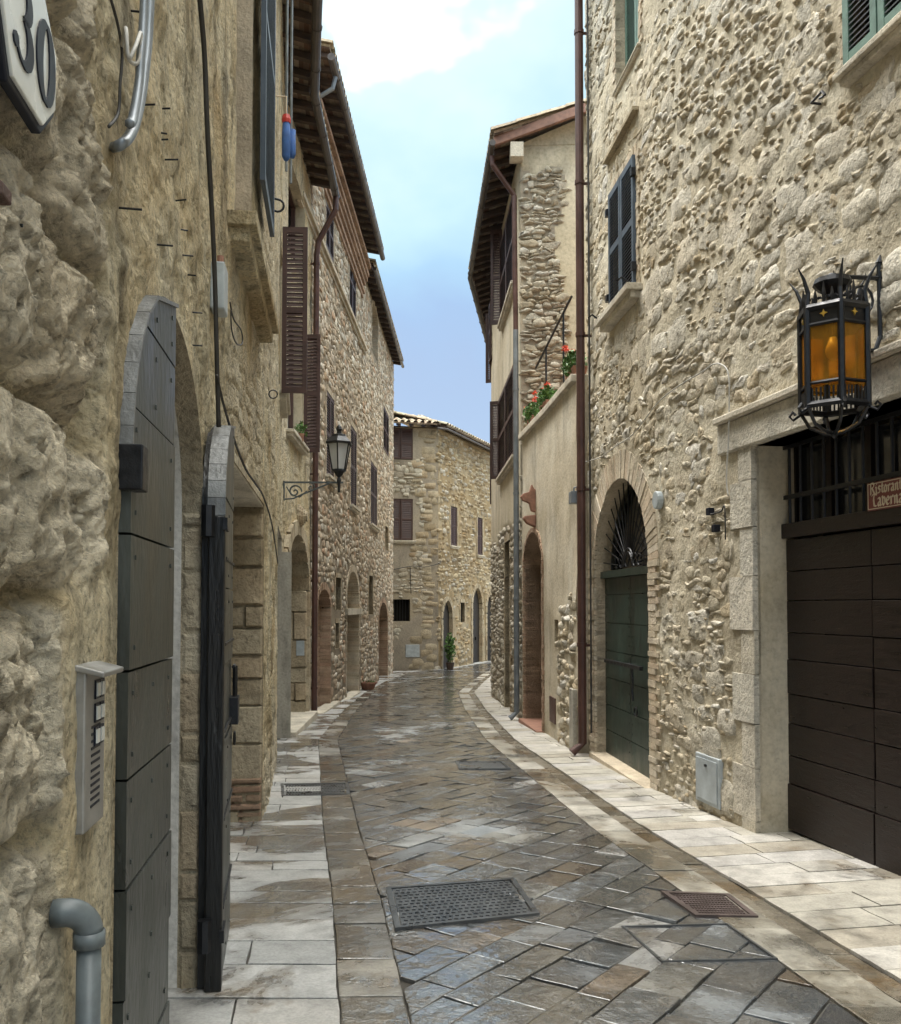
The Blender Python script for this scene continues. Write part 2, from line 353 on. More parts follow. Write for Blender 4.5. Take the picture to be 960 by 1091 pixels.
M['tile'] = m_stone('lichen_roof_tiles', [(.34,.26,.19),(.28,.23,.17),(.40,.33,.24),(.32,.30,.22),(.22,.18,.13)], 1, .9, .8, .6, 12, .4, (.6,.65,.45))
M['barge'] = m_plain('faded_barge_board', (.26,.15,.115), .8, 0, .3, 8, .3)
M['terracotta'] = m_plain('terracotta', (.28,.145,.10), .8, 0, .3, 10, .3)
M['leaf'] = m_stone('leaf_green', [(.05,.12,.025),(.08,.17,.035),(.035,.08,.02),(.11,.20,.05)], 1, .55, .2, 0, 20, 0)
M['flower'] = m_plain('red_petals', (.75,.09,.04), .6, 0, .2, 20, 0)
M['white'] = m_plain('enamel_white', (.60,.61,.58), .22, 0, .08, 6, 0)
M['ink'] = m_plain('dark_enamel', (.012,.014,.022), .45, 0, .1, 6, 0, .2)
M['curtain'] = m_plain('white_curtain', (.6,.58,.52), .8, 0, .1, 6, 0)
M['blue'] = m_plain('blue_fabric', (.05,.13,.36), .8, 0, .2, 20, .1)
M['red'] = m_plain('red_plastic', (.5,.04,.03), .5, 0, .1, 20, 0)
M['sign_red'] = m_plain('dark_red_enamel', (.16,.032,.026), .35, 0, .15, 8, .05)
M['gold'] = m_plain('cream_lettering', (.62,.52,.38), .5, 0, .1, 20, 0)
M['bed'] = m_plain('joint_bedding', (.055,.048,.038), .7, 0, .3, 30, .4)
M['earth'] = m_plain('earth', (.16,.13,.09), .95, 0, .3, 1, .3)
M['road'] = m_slab('wet_paving_stone', [(.30,.31,.315),(.38,.39,.39),(.22,.232,.245),(.33,.325,.30),(.30,.325,.345),(.42,.42,.41),(.31,.25,.19),(.26,.28,.30)], .33, .46, .36, .13, .32, .25, .8)
M['pave'] = m_slab('damp_pavement_stone', [(.37,.37,.36),(.43,.43,.42),(.34,.345,.34),(.40,.39,.37),(.45,.445,.43)], .50, .56, .5, .12, .48, .6, .8)
M['pave_r'] = m_slab('sunny_pavement_stone', [(.42,.40,.355),(.37,.35,.30),(.46,.44,.40),(.34,.31,.255),(.40,.385,.36),(.36,.36,.35)], .54, .66, .6, .2, .6, .5, 1.3)
M['kerb_r'] = m_slab('pale_kerb_stone', [(.36,.34,.29),(.42,.40,.35),(.31,.29,.24),(.38,.35,.28)], .44, .58, .5, .12, .5, .9, .9)
M['kerb'] = m_slab('kerb_stone', [(.26,.25,.22),(.33,.31,.27),(.21,.20,.18),(.30,.26,.20)], .36, .52, .5, .13, .42, .8, 1.2)
M['drain'] = m_slab('drain_stone', [(.20,.175,.13),(.25,.22,.17),(.17,.155,.13)], .3, .5, .5, .18, .6, .8, 1.2)
def m_amber():
    m, t, b = newmat('amber_glass'); N = NT(t); v = obj_vec(N, (1,1,.5))
    n1 = N.noise(9, 4, .6, v)
    t.links.new(N.ramp(n1, [(.3, (.46,.20,.02)), (.6, (.78,.42,.06)), (.8, (.9,.6,.16))]), b.inputs['Base Color'])
    b.inputs['Roughness'].default_value = .12; b.inputs['Transmission Weight'].default_value = .8; b.inputs['IOR'].default_value = 1.25
    return m
M['amber'] = m_amber()
def m_milk():
    m, t, b = newmat('frosted_glass'); b.inputs['Base Color'].default_value = (.72,.74,.74,1)
    b.inputs['Roughness'].default_value = .35; b.inputs['Transmission Weight'].default_value = .5; return m
M['milk'] = m_milk()
M['bulb'] = m_plain('bulb_glass', (.8,.62,.3), .2, 0, .05, 5, 0)

# ---------------------------------------------------------------- facade kit
def opening(s0, s1, z0, z1, rise=0, ring=.0, depth=.3): 
    if s0 > s1: s0, s1 = s1, s0
    return dict(s0=s0, s1=s1, z0=z0, z1=z1, r=rise, ring=ring, d=depth, c=(s0+s1)/2, a=(s1-s0)/2)
def inside(op, s, z, e=0):
    q = (np.abs(s-op['c']) < op['a']+e) & (z > op['z0']-e*(op['z0'] > 1.2)) & (z < op['z1']+(e if op['r'] == 0 else 0))
    if op['r']:
        q |= (z >= op['z1']) & ((((s-op['c'])/(op['a']+e))**2+((z-op['z1'])/(op['r']+e))**2) < 1)
    return q
def wall_grid(W, s0, s1, z0, z1, sp, ops, hfun=None, spfun=None, zfun=None):
    def axis(a, b, brk, sp):
        brk = sorted(set([a, b]+[round(x, 5) for x in brk if a < x < b])); o = [a]
        for p, q in zip(brk[:-1], brk[1:]):
            if q-p < 1e-4: continue
            x = p
            while True:
                h = sp(x) if callable(sp) else sp
                if x+h*1.5 >= q: break
                x += h; o.append(x)
            o.append(q)
        return np.array(o)
    S = axis(s0, s1, [o['s0'] for o in ops]+[o['s1'] for o in ops]+list(W.c), spfun or sp)
    Z = axis(z0, z1, [o['z1'] for o in ops]+[o['z0'] for o in ops]+[o['z1']+o['r'] for o in ops], zfun or sp)
    s, z = np.meshgrid(S, Z, indexing='ij')
    ds = spfun((s0+s1)/2) if spfun else sp
    h = np.zeros_like(s)
    if hfun is not None: h = hfun(s, z)
    for o in ops:
        if o['r']:
            q = np.sqrt(((s-o['c'])/o['a'])**2+((z-o['z1'])/o['r'])**2)
            lim = .62*sp/min(o['a'], o['r'])
            k = (z > o['z1']+1e-4) & (np.abs(q-1) < lim)
            s = np.where(k, o['c']+(s-o['c'])/q, s); z = np.where(k, o['z1']+(z-o['z1'])/q, z)
        e = .06
        near = inside(o, s, z, e); h = np.where(near, h*.35, h)
    n, mm = s.shape
    idx = np.arange(n*mm).reshape(n, mm)
    cs = (s[:-1,:-1]+s[1:,:-1]+s[:-1,1:]+s[1:,1:])/4; cz = (z[:-1,:-1]+z[1:,:-1]+z[:-1,1:]+z[1:,1:])/4
    keep = np.ones(cs.shape, bool)
    for o in ops: keep &= ~inside(o, cs, cz)
    f = np.stack([idx[:-1,:-1], idx[1:,:-1], idx[1:,1:], idx[:-1,1:]], -1)[keep]
    if W.side < 0: f = f[:, ::-1]
    return W.Pv(s, z, h).reshape(-1, 3), f, s, z, h
def stones(W, s0, s1, z0, z1, size, hgt, ops=(), relief=.025, K=12, rings=(.5,.82,1.), seed=0, cover=.93, mask=None, squash=4., sink=.012, gap=.012, rough=.12, base=None, warp=.018):
    """irregular courses of domed stones set in the mortar; returns verts and faces"""
    rg = np.random.RandomState(seed); cs = []
    z = z0
    while z < z1:
        ch = rg.uniform(*hgt); s = s0-rg.uniform(0, size[1])
        while s < s1:
            wd = rg.uniform(*size)*(1.35 if rg.rand() < .12 else 1)
            if rg.rand() < .2 and ch > np.mean(hgt)*.95: # two thin ones stacked
                cs.append((s+wd/2, z+ch*.27, wd/2, ch*.24)); cs.append((s+wd/2, z+ch*.76, wd/2, ch*.23))
            else: cs.append((s+wd/2+0, z+ch/2+rg.uniform(-.1,.1)*ch, wd/2, ch/2*rg.uniform(.8,1.12)))
            s += wd
        z += ch
    c = np.array(cs)
    c[:,1] += rg.normal(0, .20, len(c))*c[:,3]*2; c[:,0] += rg.normal(0, .08, len(c))*c[:,2]; c[:,3] *= rg.uniform(.85, 1.3, len(c))
    c[:,1] += (fbm(c[:,0]*.7, c[:,1]*.7, 2, seed+3)-.5)*.25
    k = (rg.rand(len(c)) < cover) & (c[:,0] > s0) & (c[:,0] < s1) & (c[:,1] > z0) & (c[:,1] < z1)
    if mask is not None: k &= mask(c[:,0], c[:,1])
    for o in ops:
        for dx in (-.85, 0, .85):
            for dz in (-.8, 0, .8):
                k &= ~inside(o, c[:,0]+dx*c[:,2], c[:,1]+dz*c[:,3], o['ring']+.01)
    c = c[k]; n = len(c)
    if n == 0: return np.zeros((0,3)), []
    th = np.linspace(0, 2*np.pi, K, endpoint=False)
    ct, st = np.cos(th), np.sin(th); rad = (np.abs(ct)**squash+np.abs(st)**squash)**(-1/squash)
    rot = rg.normal(0, .06, (n,1))
    jit = 1+rg.normal(0, rough, (n, K)); jit = np.minimum((jit+np.roll(jit, 1, 1)*.5)/1.5, 1.25)
    H = rg.uniform(.35, 1.25, n)*relief; tilt = rg.normal(0, .25, (n, 2))
    V = []
    for q in rings:
        x = ct*rad*q*jit**(q); y = st*rad*q*jit**(q)
        xx = x*(np.maximum(c[:,2,None]-gap/2, .01)); yy = y*(np.maximum(c[:,3,None]-gap/2, .01))
        xr = xx*np.cos(rot)-yy*np.sin(rot); yr = xx*np.sin(rot)+yy*np.cos(rot)
        pr = (1-q**5)
        h = H[:,None]*pr*(1+tilt[:,0,None]*x+tilt[:,1,None]*y)+rg.normal(0, relief*.16, (n, K))*(q < 1)-(sink if q == rings[-1] else 0)*1.
        V.append(np.stack([c[:,0,None]+xr, c[:,1,None]+yr, h], -1))
    V = np.stack(V, 1)             # n, rings, K, 3
    nr = len(rings)
    Sv = V[...,0].reshape(-1); Zv = V[...,1].reshape(-1); Ov = V[...,2].reshape(-1)
    ring_w = np.tile(np.repeat([1. if q_ < 1 else .3 for q_ in rings], K), n)
    dS = warp*2*(fbm(Sv*7, Zv*7, 3, seed+40)-.5)*1.6; dZ = warp*2*(fbm(Sv*7+31, Zv*7, 3, seed+44)-.5)*1.6
    Ov = Ov+relief*1.5*(fbm(Sv*11, Zv*13, 4, seed+48)-.5)*ring_w; Sv = Sv+dS; Zv = Zv+dZ
    if base is not None: Ov = Ov+base(Sv, Zv)
    P = W.Pv(np.clip(Sv, min(0, s0), W.c[-1]), Zv, Ov)
    base = (np.arange(n)*nr*K)[:, None, None]
    j = np.arange(K); q = []
    for r in range(nr-1):
        q.append(np.stack([r*K+j, r*K+(j+1)%K, (r+1)*K+(j+1)%K, (r+1)*K+j], -1))
    q = (np.concatenate(q)[None]+base).reshape(-1, 4)
    cap = (j[None]+np.arange(n)[:, None]*nr*K)
    if W.side > 0: q = q[:, ::-1]
    else: cap = cap[:, ::-1]
    return P, q.tolist()+cap.tolist()
def merge(parts):
    V = []; F = []; MI = []; SM = []; k = 0
    for v, f, mi, sm in parts:
        v = np.asarray(v, float)
        if len(v) == 0: continue
        f = f if isinstance(f, list) else f.tolist()
        V.append(v); F += [[i+k for i in g] for g in f]; MI += [mi]*len(f); SM += [sm]*len(f); k += len(v)
    return np.concatenate(V), F, MI, SM
def ring_bricks(W, op, wid, th, mat, parent, name='brick_surround', proud=.012, depth=None, jambs=True, arch=True, seed=0, far=True, near=True, alt=.35, zmin=None):
    mb = MB(); rg = random.Random(seed); d = depth if depth is not None else op['d']; g = .006
    def bk(p4, o): # p4: 4 (s,z) corners
        mb.hexa([W.P(s, z, -d) for s, z in p4]+[W.P(s, z, o) for s, z in p4])
    if jambs:
        for side, on in ((-1, near), (1, far)):
            if not on: continue
            z = op['z0'] if zmin is None else zmin; e = op['c']+side*op['a']; i = 0
            while z < op['z1']-.3*th:
                t = min(th*rg.uniform(.85, 1.15), op['z1']-z); ww = wid*(1-alt*(i % 2)) * rg.uniform(.94, 1.06)
                bk([(e, z+g), (e+side*ww, z+g), (e+side*ww, z+t), (e, z+t)], proud+rg.uniform(-.006, .006)); z += t; i += 1
    if arch and op['r']:
        a, r = op['a'], op['r']; n = max(7, int((math.pi*(a+r)/2*1.05)/th))
        for i in range(n):
            t0 = math.pi*(i+.06)/n; t1 = math.pi*(i+.94)/n; ww = wid*rg.uniform(.95, 1.05)
            q = []
            for t, e in ((t0, 0), (t0, ww), (t1, ww), (t1, 0)):
                q.append((op['c']+(a+e)*math.cos(t), op['z1']+(r+e)*math.sin(t)))
            bk(q, proud+rg.uniform(-.006, .006))
    elif arch and op['r'] == 0:
        n = max(3, int(2*op['a']/th)); 
        for i in range(n):
            x0 = op['s0']+2*op['a']*(i+.04)/n; x1 = op['s0']+2*op['a']*(i+.96)/n
            bk([(x0, op['z1']), (x1, op['z1']), (x1, op['z1']+wid), (x0, op['z1']+wid)], proud+rg.uniform(-.006, .006))
    return mb.build(name, mat, parent)
def outline(op, e=0, n=24):
    p = [(op['s0']-e, op['z0'])]
    if op['r']:
        p += [(op['c']-(op['a']+e)*math.cos(math.pi*i/n), op['z1']+(op['r']+e)*math.sin(math.pi*i/n)) for i in range(n+1)]
    else: p += [(op['s0']-e, op['z1']+e), (op['s1']+e, op['z1']+e)]
    p += [(op['s1']+e, op['z0'])]
    return p
def reveal(W, op, mat, parent, d0=0., d1=None, name='reveal', sill=True, back=None):
    """the masonry thickness round an opening"""
    d1 = op['d'] if d1 is None else d1; pts = outline(op); n = len(pts); mb = MB()
    vs = [W.P(s, z, -d0) for s, z in pts]+[W.P(s, z, -d1) for s, z in pts]
    last = n if sill else n-1
    mb.add(vs, [(i, (i+1)%n, n+(i+1)%n, n+i) for i in range(last)])
    o = mb.build(name, mat, parent)
    if back is not None:
        m2 = MB(); m2.prism(lambda a, b, c: W.P(a, b, c), outline(op, .02), -d1-.03, -d1+.002); m2.build('infill', back, parent)
    return o
def shutter(fr, wd, ht, mat, parent, slat=.045, smat=None, name='shutter', th=.035, mid=True):
    mb = MB(); st = .055
    mb.box(fr, 0, st, 0, ht, 0, th); mb.box(fr, wd-st, wd, 0, ht, 0, th)
    for b in ([0, ht-st*1.3]+([ht*.48] if mid else [])): mb.box(fr, st, wd-st, b, b+st*1.3, .002, th-.002)
    z = st
    while z < ht-st:   # tilted louvre blades
        p = [fr(st, z, .004), fr(wd-st, z, .004), fr(wd-st, z+slat*.75, th-.006), fr(st, z+slat*.75, th-.006)]
        q = [tuple((x[0], x[1], x[2]+.007)) for x in p]
        # outer edge lower than inner edge, as louvres shed rain
        p = [fr(st, z, th-.004), fr(wd-st, z, th-.004), fr(wd-st, z+slat*.7, .006), fr(st, z+slat*.7, .006)]
        q = [(x[0], x[1], x[2]+.008) for x in p]
        mb.hexa(p+q, 1); z += slat*.78
    return mb.build(name, [mat, smat or mat], parent)
def sill(W, s0, s1, z, parent, proud=.1, th=.08, mat=None, name='sill', back=.02):
    mb = MB(); F = W.fr((s0+s1)/2, z)
    h = (s1-s0)/2
    mb.box(F, -h, h, -th*.5, 0, -back, proud); mb.box(F, -h+.03, h-.03, -th, -th*.5, -back, proud*.7)
    return mb.build(name, mat or M['sill'], parent, bevel=.008)
def house(label, W, s_mid, cat='house', name='stone_house'):
    p = W.P(s_mid, float(gz(W.P(s_mid, 0)[1])), 0)
    return thing(name, label, cat, p)
def body(W, s0, s1, ztop, depth, parent, mat, zb=-1.5, ends=(True, True), name='house_body', inner=True):
    """side and back walls plus a flat ceiling so the house is solid from other places"""
    mb = MB(); brk = [s0]+[c for c in W.c[1:-1] if s0 < c < s1]+[s1]
    A = [W.P(s, 0, 0) for s in brk]; k0 = int(W.seg(s0+1e-3)); k1 = int(W.seg(s1-1e-3))
    n0, n1 = W.n[k0], W.n[k1]
    B0 = (A[0][0]-n0[0]*depth, A[0][1]-n0[1]*depth); B1 = (A[-1][0]-n1[0]*depth, A[-1][1]-n1[1]*depth)
    def q(a, b, za, zb_): mb.add([(a[0],a[1],za),(b[0],b[1],za),(b[0],b[1],zb_),(a[0],a[1],zb_)], [(0,1,2,3)])
    if ends[0]: q(A[0], B0, zb, ztop)
    if ends[1]: q(A[-1], B1, zb, ztop)
    q(B0, B1, zb, ztop)
    # inner leaf 0.62 m behind the face keeps light out
    for a, b in zip(brk[:-1], brk[1:]) if inner else ():
        q(W.P(a, 0, -.62), W.P(b, 0, -.62), zb, ztop)
    pts = [(*p[:2], ztop) for p in A]+[(*B1, ztop), (*B0, ztop)]
    mb.add(pts, [tuple(range(len(pts)))])
    return mb.build(name, mat, parent)
def eave(W, s0, s1, z, over, parent, pitch=.22, rafter=.45, gut=True, up=3.2, gmat=None, rmat=None, gr=.065, soff=True, tile_d=.2, raf=(.09,.11)):
    """overhanging roof edge: rafters, board-and-tile soffit, coppi tiles above, half-round gutter"""
    roof = MB(); rg = random.Random(int(z*10+s0))
    brk = [s0]+[c for c in W.c[1:-1] if s0 < c < s1]+[s1]
    for a, b in zip(brk[:-1], brk[1:]):
        fr = W.fr((a+b)/2, z); h = (b-a)/2+.02
        n = max(1, int((b-a)/.3)); m_ = 6
        for i in range(n):      # flat tiles resting on the rafters: visible from below
            for j in range(m_ if soff else 1):
                a0 = -h+2*h*i/n; a1 = -h+2*h*(i+.985)/n; c0 = over-over/m_*j if soff else over; c1 = over-over/m_*(j+.98) if soff else -.3
                zz = lambda c: (over-c)*pitch+.125
                roof.hexa([fr(a0,zz(c0),c0),fr(a1,zz(c0),c0),fr(a1,zz(c1),c1),fr(a0,zz(c1),c1),
                           fr(a0,zz(c0)+.03,c0),fr(a1,zz(c0)+.03,c0),fr(a1,zz(c1)+.03,c1),fr(a0,zz(c1)+.03,c1)], 0)
        roof.hexa([fr(-h,.16,over),fr(h,.16,over),fr(h,.16+(over+up)*pitch,-up),fr(-h,.16+(over+up)*pitch,-up),
                   fr(-h,.2,over),fr(h,.2,over),fr(h,.2+(over+up)*pitch,-up),fr(-h,.2+(over+up)*pitch,-up)], 1)
        x = -h                  # half-round tile rows running up the slope
        while x < h:
            r = .085; rows = max(2, int((over+up)/.42))
            for j in range(rows):
                c0 = over+.06-j*(over+up)/rows; c1 = c0-(over+up)/rows-.06
                if c0 < -2.2 and j % 2: pass
                vs = []
                jx = rg.uniform(-.015,.015)
                for c, rr in ((c0, r*1.08), (c1, r*.9)):
                    for t in range(5):
                        an = math.pi*t/4; vs.append(fr(x+jx+rr*math.cos(an), .2+(over-c)*pitch+rr*math.sin(an)*.9, c))
                roof.add(vs, [(t, t+1, 6+t, 5+t) for t in range(4)], 1)
            x += tile_d
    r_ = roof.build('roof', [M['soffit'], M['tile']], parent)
    s = s0+.1; rm = rmat or M['rafter']; proto = None
    while s < s1:
        f = W.fr(s, z); mb = MB(); hw, hh = raf[0]/2, raf[1]
        def zz(c): return (over-c)*pitch
        c0, c1 = over-.04, -.3
        mb.hexa([f(-hw,zz(c0)+.02,c0),f(hw,zz(c0)+.02,c0),f(hw,zz(c1),c1),f(-hw,zz(c1),c1),
                 f(-hw,zz(c0)+hh,c0),f(hw,zz(c0)+hh,c0),f(hw,zz(c1)+hh,c1),f(-hw,zz(c1)+hh,c1)])
        mb.build('rafter', rm, r_); s += rafter
    if gut:
        pts = [W.P(c, z-.0, over+.03) for c in [s0-.02]+[c for c in W.c[1:-1] if s0 < c < s1]+[s1+.02]]
        # blend corner points of both segments
        mb = MB(); full = []
        for p in pts: full.append(p)
        mb.tube(full, gr, 10)
        L = s0+.6
        while L < s1:
            mb.tube([W.P(L, z, over+.03-.0), W.P(L+.03, z, over+.03)], gr+.008, 10); L += .9
        mb.build('gutter', gmat or M['gutter'], parent, smooth=False)
    return r_
def leaves(mb, c, rad, n, size, seed, m=0, flat=.8):
    rg = np.random.RandomState(seed)
    for i in range(n):
        p = rg.normal(0, 1, 3); p = p/np.linalg.norm(p)*rg.rand()**.45; p = np.array(c)+p*np.array(rad)
        a = rg.normal(0, 1, 3); a /= np.linalg.norm(a); b = np.cross(a, rg.normal(0, 1, 3)); b /= np.linalg.norm(b)
        s = size*rg.uniform(.6, 1.2)
        q = np.cross(a, b)*s*.15
        mb.add([p-a*s, p-b*s*.5+q, p+a*s, p+b*s*.5+q], [(0,1,2),(0,2,3)], m)
def gpt(px, py):
    r = ray(px, py); y = 8.
    for _ in range(60):
        lam = (gz(y)-EYE)/r[2]; y = .5*y+.5*lam*r[1]
    lam = (gz(y)-EYE)/r[2]
    return (r[0]*lam, y)
# ---------------------------------------------------------------- ground
gm = MB(); gm.add([(-400,-200,-3.2),(400,-200,-3.2),(400,600,-3.2),(-400,600,-3.2)], [(0,1,2,3)])
gm.build('ground', M['earth'], kind='structure')
ys = [-30, 2, 3.46, 5.3, 7, 12.7, 17.5, 22.7, 28, 33, 35, 40, 46, 60]
def bnd(xs): return lambda y: np.interp(y, ys, xs)
LW = bnd([.8, -.75, -.98, -1.22, -1.45, -2.2, -2.45, -2.2, -2.1, -1.95, -.45, 1.8, 4.2, 10])
RL = bnd([4., .09, -.144, -.42, -.71, -1.585, -1.82, -1.93, -1.85, -1.5, -.15, 2.0, 4.4, 10.2])
SL = lambda y: np.minimum(RL(y)-.02, RL(y)-np.interp(y, [0, 12, 22, 30], [.27, .27, .22, .12]))
RR = bnd([6., 1.87, 1.607, 1.34, 1.09, .50, .29, .19, .66, 1.25, 1.62, 3.6, 6.2, 12])
P1 = lambda y: RR(y)+.26
P2 = lambda y: RR(y)+.40
RWb = lambda y: np.maximum(P2(y)+.3, np.interp(y, [-30, 0, 4.5, 6.8, 8.5, 11, 13, 15.3, 21.3, 28, 34, 60], [7, 4.1, 3.2, 2.6, 2.2, 1.95, 1.6, 1.4, 1.15, 1.9, 4.2, 14]))
def sheet(name, L, Rr, dz, mat, y0=-6, y1=46, dy=.5, nx=6, **k):
    Y = np.arange(y0, y1, dy); v = []; f = []
    for y in Y:
        a, b = float(L(y)), float(Rr(y))
        for i in range(nx+1): v.append((a+(b-a)*i/nx, y, float(gz(y))+dz))
    for i in range(len(Y)-1):
        for j in range(nx):
            p = i*(nx+1)+j; f.append((p, p+1, p+nx+2, p+nx+1))
    return mesh_obj(name, v, f, mat, kind='structure', **k)
sheet('street_bed', lambda y: LW(y)-1.2, lambda y: RWb(y)+1.2, -.018, M['bed'], y1=58)
def clip(poly, p, n):
    o = []
    for i in range(len(poly)):
        a, b = poly[i], poly[(i+1) % len(poly)]
        da = (a[0]-p[0])*n[0]+(a[1]-p[1])*n[1]; db = (b[0]-p[0])*n[0]+(b[1]-p[1])*n[1]
        if da >= 0: o.append(a)
        if (da > 0) != (db > 0) and abs(da-db) > 1e-9:
            t = da/(da-db); o.append((a[0]+(b[0]-a[0])*t, a[1]+(b[1]-a[1])*t))
    return o
def inset(poly, d):
    cx = sum(p[0] for p in poly)/len(poly); cy = sum(p[1] for p in poly)/len(poly); n = len(poly); out_ = []
    for i in range(n):
        a, b, c = poly[i-1], poly[i], poly[(i+1) % n]
        def nrm(p, q):
            dx, dy = q[0]-p[0], q[1]-p[1]; l = math.hypot(dx, dy) or 1e-9; return (-dy/l, dx/l)
        n1, n2 = nrm(a, b), nrm(b, c); k = 1+n1[0]*n2[0]+n1[1]*n2[1]
        if k < .2: k = .2
        out_.append((b[0]+(n1[0]+n2[0])/k*d, b[1]+(n1[1]+n2[1])/k*d))
    return out_
def area(p): return .5*sum(p[i][0]*p[(i+1) % len(p)][1]-p[(i+1) % len(p)][0]*p[i][1] for i in range(len(p)))
def slab(mb, poly, rg, dz=0., tilt=.018, gap=.003, hole=()):
    A = area(poly)
    if abs(A) < .004: return
    if A < 0: poly = poly[::-1]
    n = len(poly)
    q_ = []
    for i in range(n):      # edges are never quite straight
        a, b = poly[i], poly[(i+1) % n]; q_.append(a)
        if math.hypot(a[0]-b[0], a[1]-b[1]) > .14:
            for t_ in (.33, .68): q_.append((a[0]+(b[0]-a[0])*t_+rg.uniform(-.004, .004), a[1]+(b[1]-a[1])*t_+rg.uniform(-.004, .004)))
    poly = q_
    # drop doubled corners
    poly = [p for i, p in enumerate(poly) if math.hypot(p[0]-poly[i-1][0], p[1]-poly[i-1][1]) > .012]; n = len(poly)
    if n < 3: return
    o1 = inset(poly, gap*rg.uniform(.6, 2.0)); o2 = inset(poly, gap+.007)
    if area(o2) < .002: return
    cx = sum(p[0] for p in poly)/n; cy = sum(p[1] for p in poly)/n
    ta, tb = rg.gauss(0, tilt), rg.gauss(0, tilt); h = dz+rg.uniform(-.0025, .0025)
    z = lambda p, e: float(gz(p[1]))+h+ta*(p[0]-cx)+tb*(p[1]-cy)+e
    vs = [(*p, z(p, -.02)) for p in o1]+[(*p, z(p, -.0016)) for p in o1]+[(*p, z(p, 0)) for p in o2]
    fs = [(i, (i+1) % n, n+(i+1) % n, n+i) for i in range(n)]+[(n+i, n+(i+1) % n, 2*n+(i+1) % n, 2*n+i) for i in range(n)]+[tuple(range(2*n, 3*n))]
    mb.add(vs, fs)
# central carriageway: courses of slabs laid across the street at an angle
rg = random.Random(3); mb = MB()
ANG = R(54); ca, sa = math.cos(ANG), math.sin(ANG); v = -60.; row = 0
while v < 60:
    cw = rg.uniform(.16, .25); u = -60+rg.uniform(0, .4)
    while u < 80:
        ln = rg.uniform(.26, .50)
        c = ((u+ln/2)*ca-(v+cw/2)*sa, (u+ln/2)*sa+(v+cw/2)*ca)
        y = c[1]
        if -4 < y < 46 and RL(y)-.6 < c[0] < RR(y)+.6:
            poly = [(a*ca-b*sa, a*sa+b*ca) for a, b in ((u, v), (u+ln, v), (u+ln, v+cw), (u, v+cw))]
            for B, sg in ((RL, 1), (RR, -1)):
                dx = float(B(y+.3)-B(y-.3)); dy = .6; l = math.hypot(dx, dy)
                poly = clip(poly, (float(B(y)), y), (sg*dy/l, -sg*dx/l))
                if len(poly) < 3: break
            if len(poly) >= 3: slab(mb, poly, rg)
        u += ln
    v += cw; row += 1
mb.build('road', M['road'], kind='structure')
def strip(name, L, Rr, lens, mat, cols_=(1,), y0=-4, y1=45, seed=1, dz=0, tilt=.005, skew=0., bond=0.):
    rg = random.Random(seed); mb = MB(); y = y0
    while y < y1:
        h = rg.uniform(*lens); n = rg.choice(cols_)
        cuts = [0]+sorted([(i+rg.uniform(-.22, .22))/n for i in range(1, n)])+[1]
        for a, b in zip(cuts[:-1], cuts[1:]):
            def X(t, yy): return float(L(yy))*(1-t)+float(Rr(yy))*t
            poly = [(X(a, y), y+skew*a), (X(b, y), y+skew*b), (X(b, y+h), y+h+skew*b), (X(a, y+h), y+h+skew*a)]
            slab(mb, poly, rg, dz, tilt, .003)
        y += h
    return mb.build(name, mat, kind='structure')
strip('left_pavement', lambda y: LW(y)-.75, SL, (.20, .38), M['pave'], (1,2,2,3,3), seed=5, dz=.006, tilt=.003)
strip('left_kerb', SL, RL, (.3, .62), M['kerb'], seed=6, dz=.004, tilt=.012)
strip('right_kerb', RR, P1, (.3, .6), M['kerb_r'], seed=7, dz=.002)
strip('right_gutter_strip', P1, P2, (.35, .7), M['drain'], seed=8, dz=-.006)
strip('right_pavement', P2, lambda y: RWb(y)+.7, (.17, .30), M['pave_r'], (2,3,3,4,4), seed=9, dz=.008, tilt=.004, skew=.42)

# ---------------------------------------------------------------- near left house
L1 = Wall([(-.43,-1),(-1.6,8),(-2.4,12.8),(-2.5,16.05)], 1)
L1Y = L1.sy
o1 = opening(L1Y(2.34), L1Y(3.86), -1, 1.90, .62, 0, .6)
o2 = opening(L1Y(4.95), L1Y(7.24), -1, 2.31, 0, 0, .8)
o3 = opening(L1Y(10.7), L1Y(12.7), -1.2, 2.45, 0, 0, .5)
o4 = opening(L1Y(13.1), L1Y(15.65), -1.4, 1.75, .88, .2, .45)
wA = opening(L1Y(5.0), L1Y(5.95), 3.72, 6.6, 0, 0, .3)
wB = opening(L1Y(10.85), L1Y(11.9), 4.1, 6.05, 0, 0, .25)
wC = opening(L1Y(13.25), L1Y(14.9), 4.1, 6.05, 0, 0, .25)
wD = opening(L1Y(13.2), L1Y(15.0), 6.85, 8.25, 0, 0, .2)
ops = [o1, o2, o3, o4, wA, wB, wC, wD]
H1 = house('tall ochre plastered house along the near left side, with two sheet clad arched door leaves', L1, L1Y(4))
def near_masks(s, z):
    y = s/1.008-1
    edge = 2.12+.28*(fbm(s*0+3, z*1.6, 3, 4)-.5)+.08*(fbm(s*3, z*5, 3, 8)-.5)+.10*sstep(.9, -.1, z)
    rough = 1-sstep(edge-.05, edge+.02, y)
    rough = rough*(1-sstep(1.80, 1.90, y+.10*(fbm(s*4, z*3, 3, 52)-.5))*sstep(1.62, 1.48, z+.15*(fbm(s*3, z*3, 3, 53)-.5)))
    patch = sstep(.56, .66, fbm(s*.8+5, z*.5, 4, 21))*sstep(2.3, 2.6, y)
    low = sstep(.5, -.3, z+.5*fbm(s*1.5, z*1.5, 3, 31)-.3)*sstep(3.9, 4.3, y)
    return y, rough, np.clip(patch*.8+low, 0, 1)
ROWS = np.array([-2, -.75, -.2, .22, .62, 1.05, 1.49, 1.88, 2.27, 2.7, 3.1, 3.6, 4.1, 4.5, 5., 5.5, 6.1, 6.6, 7.2, 7.8, 8.4, 9, 10.])
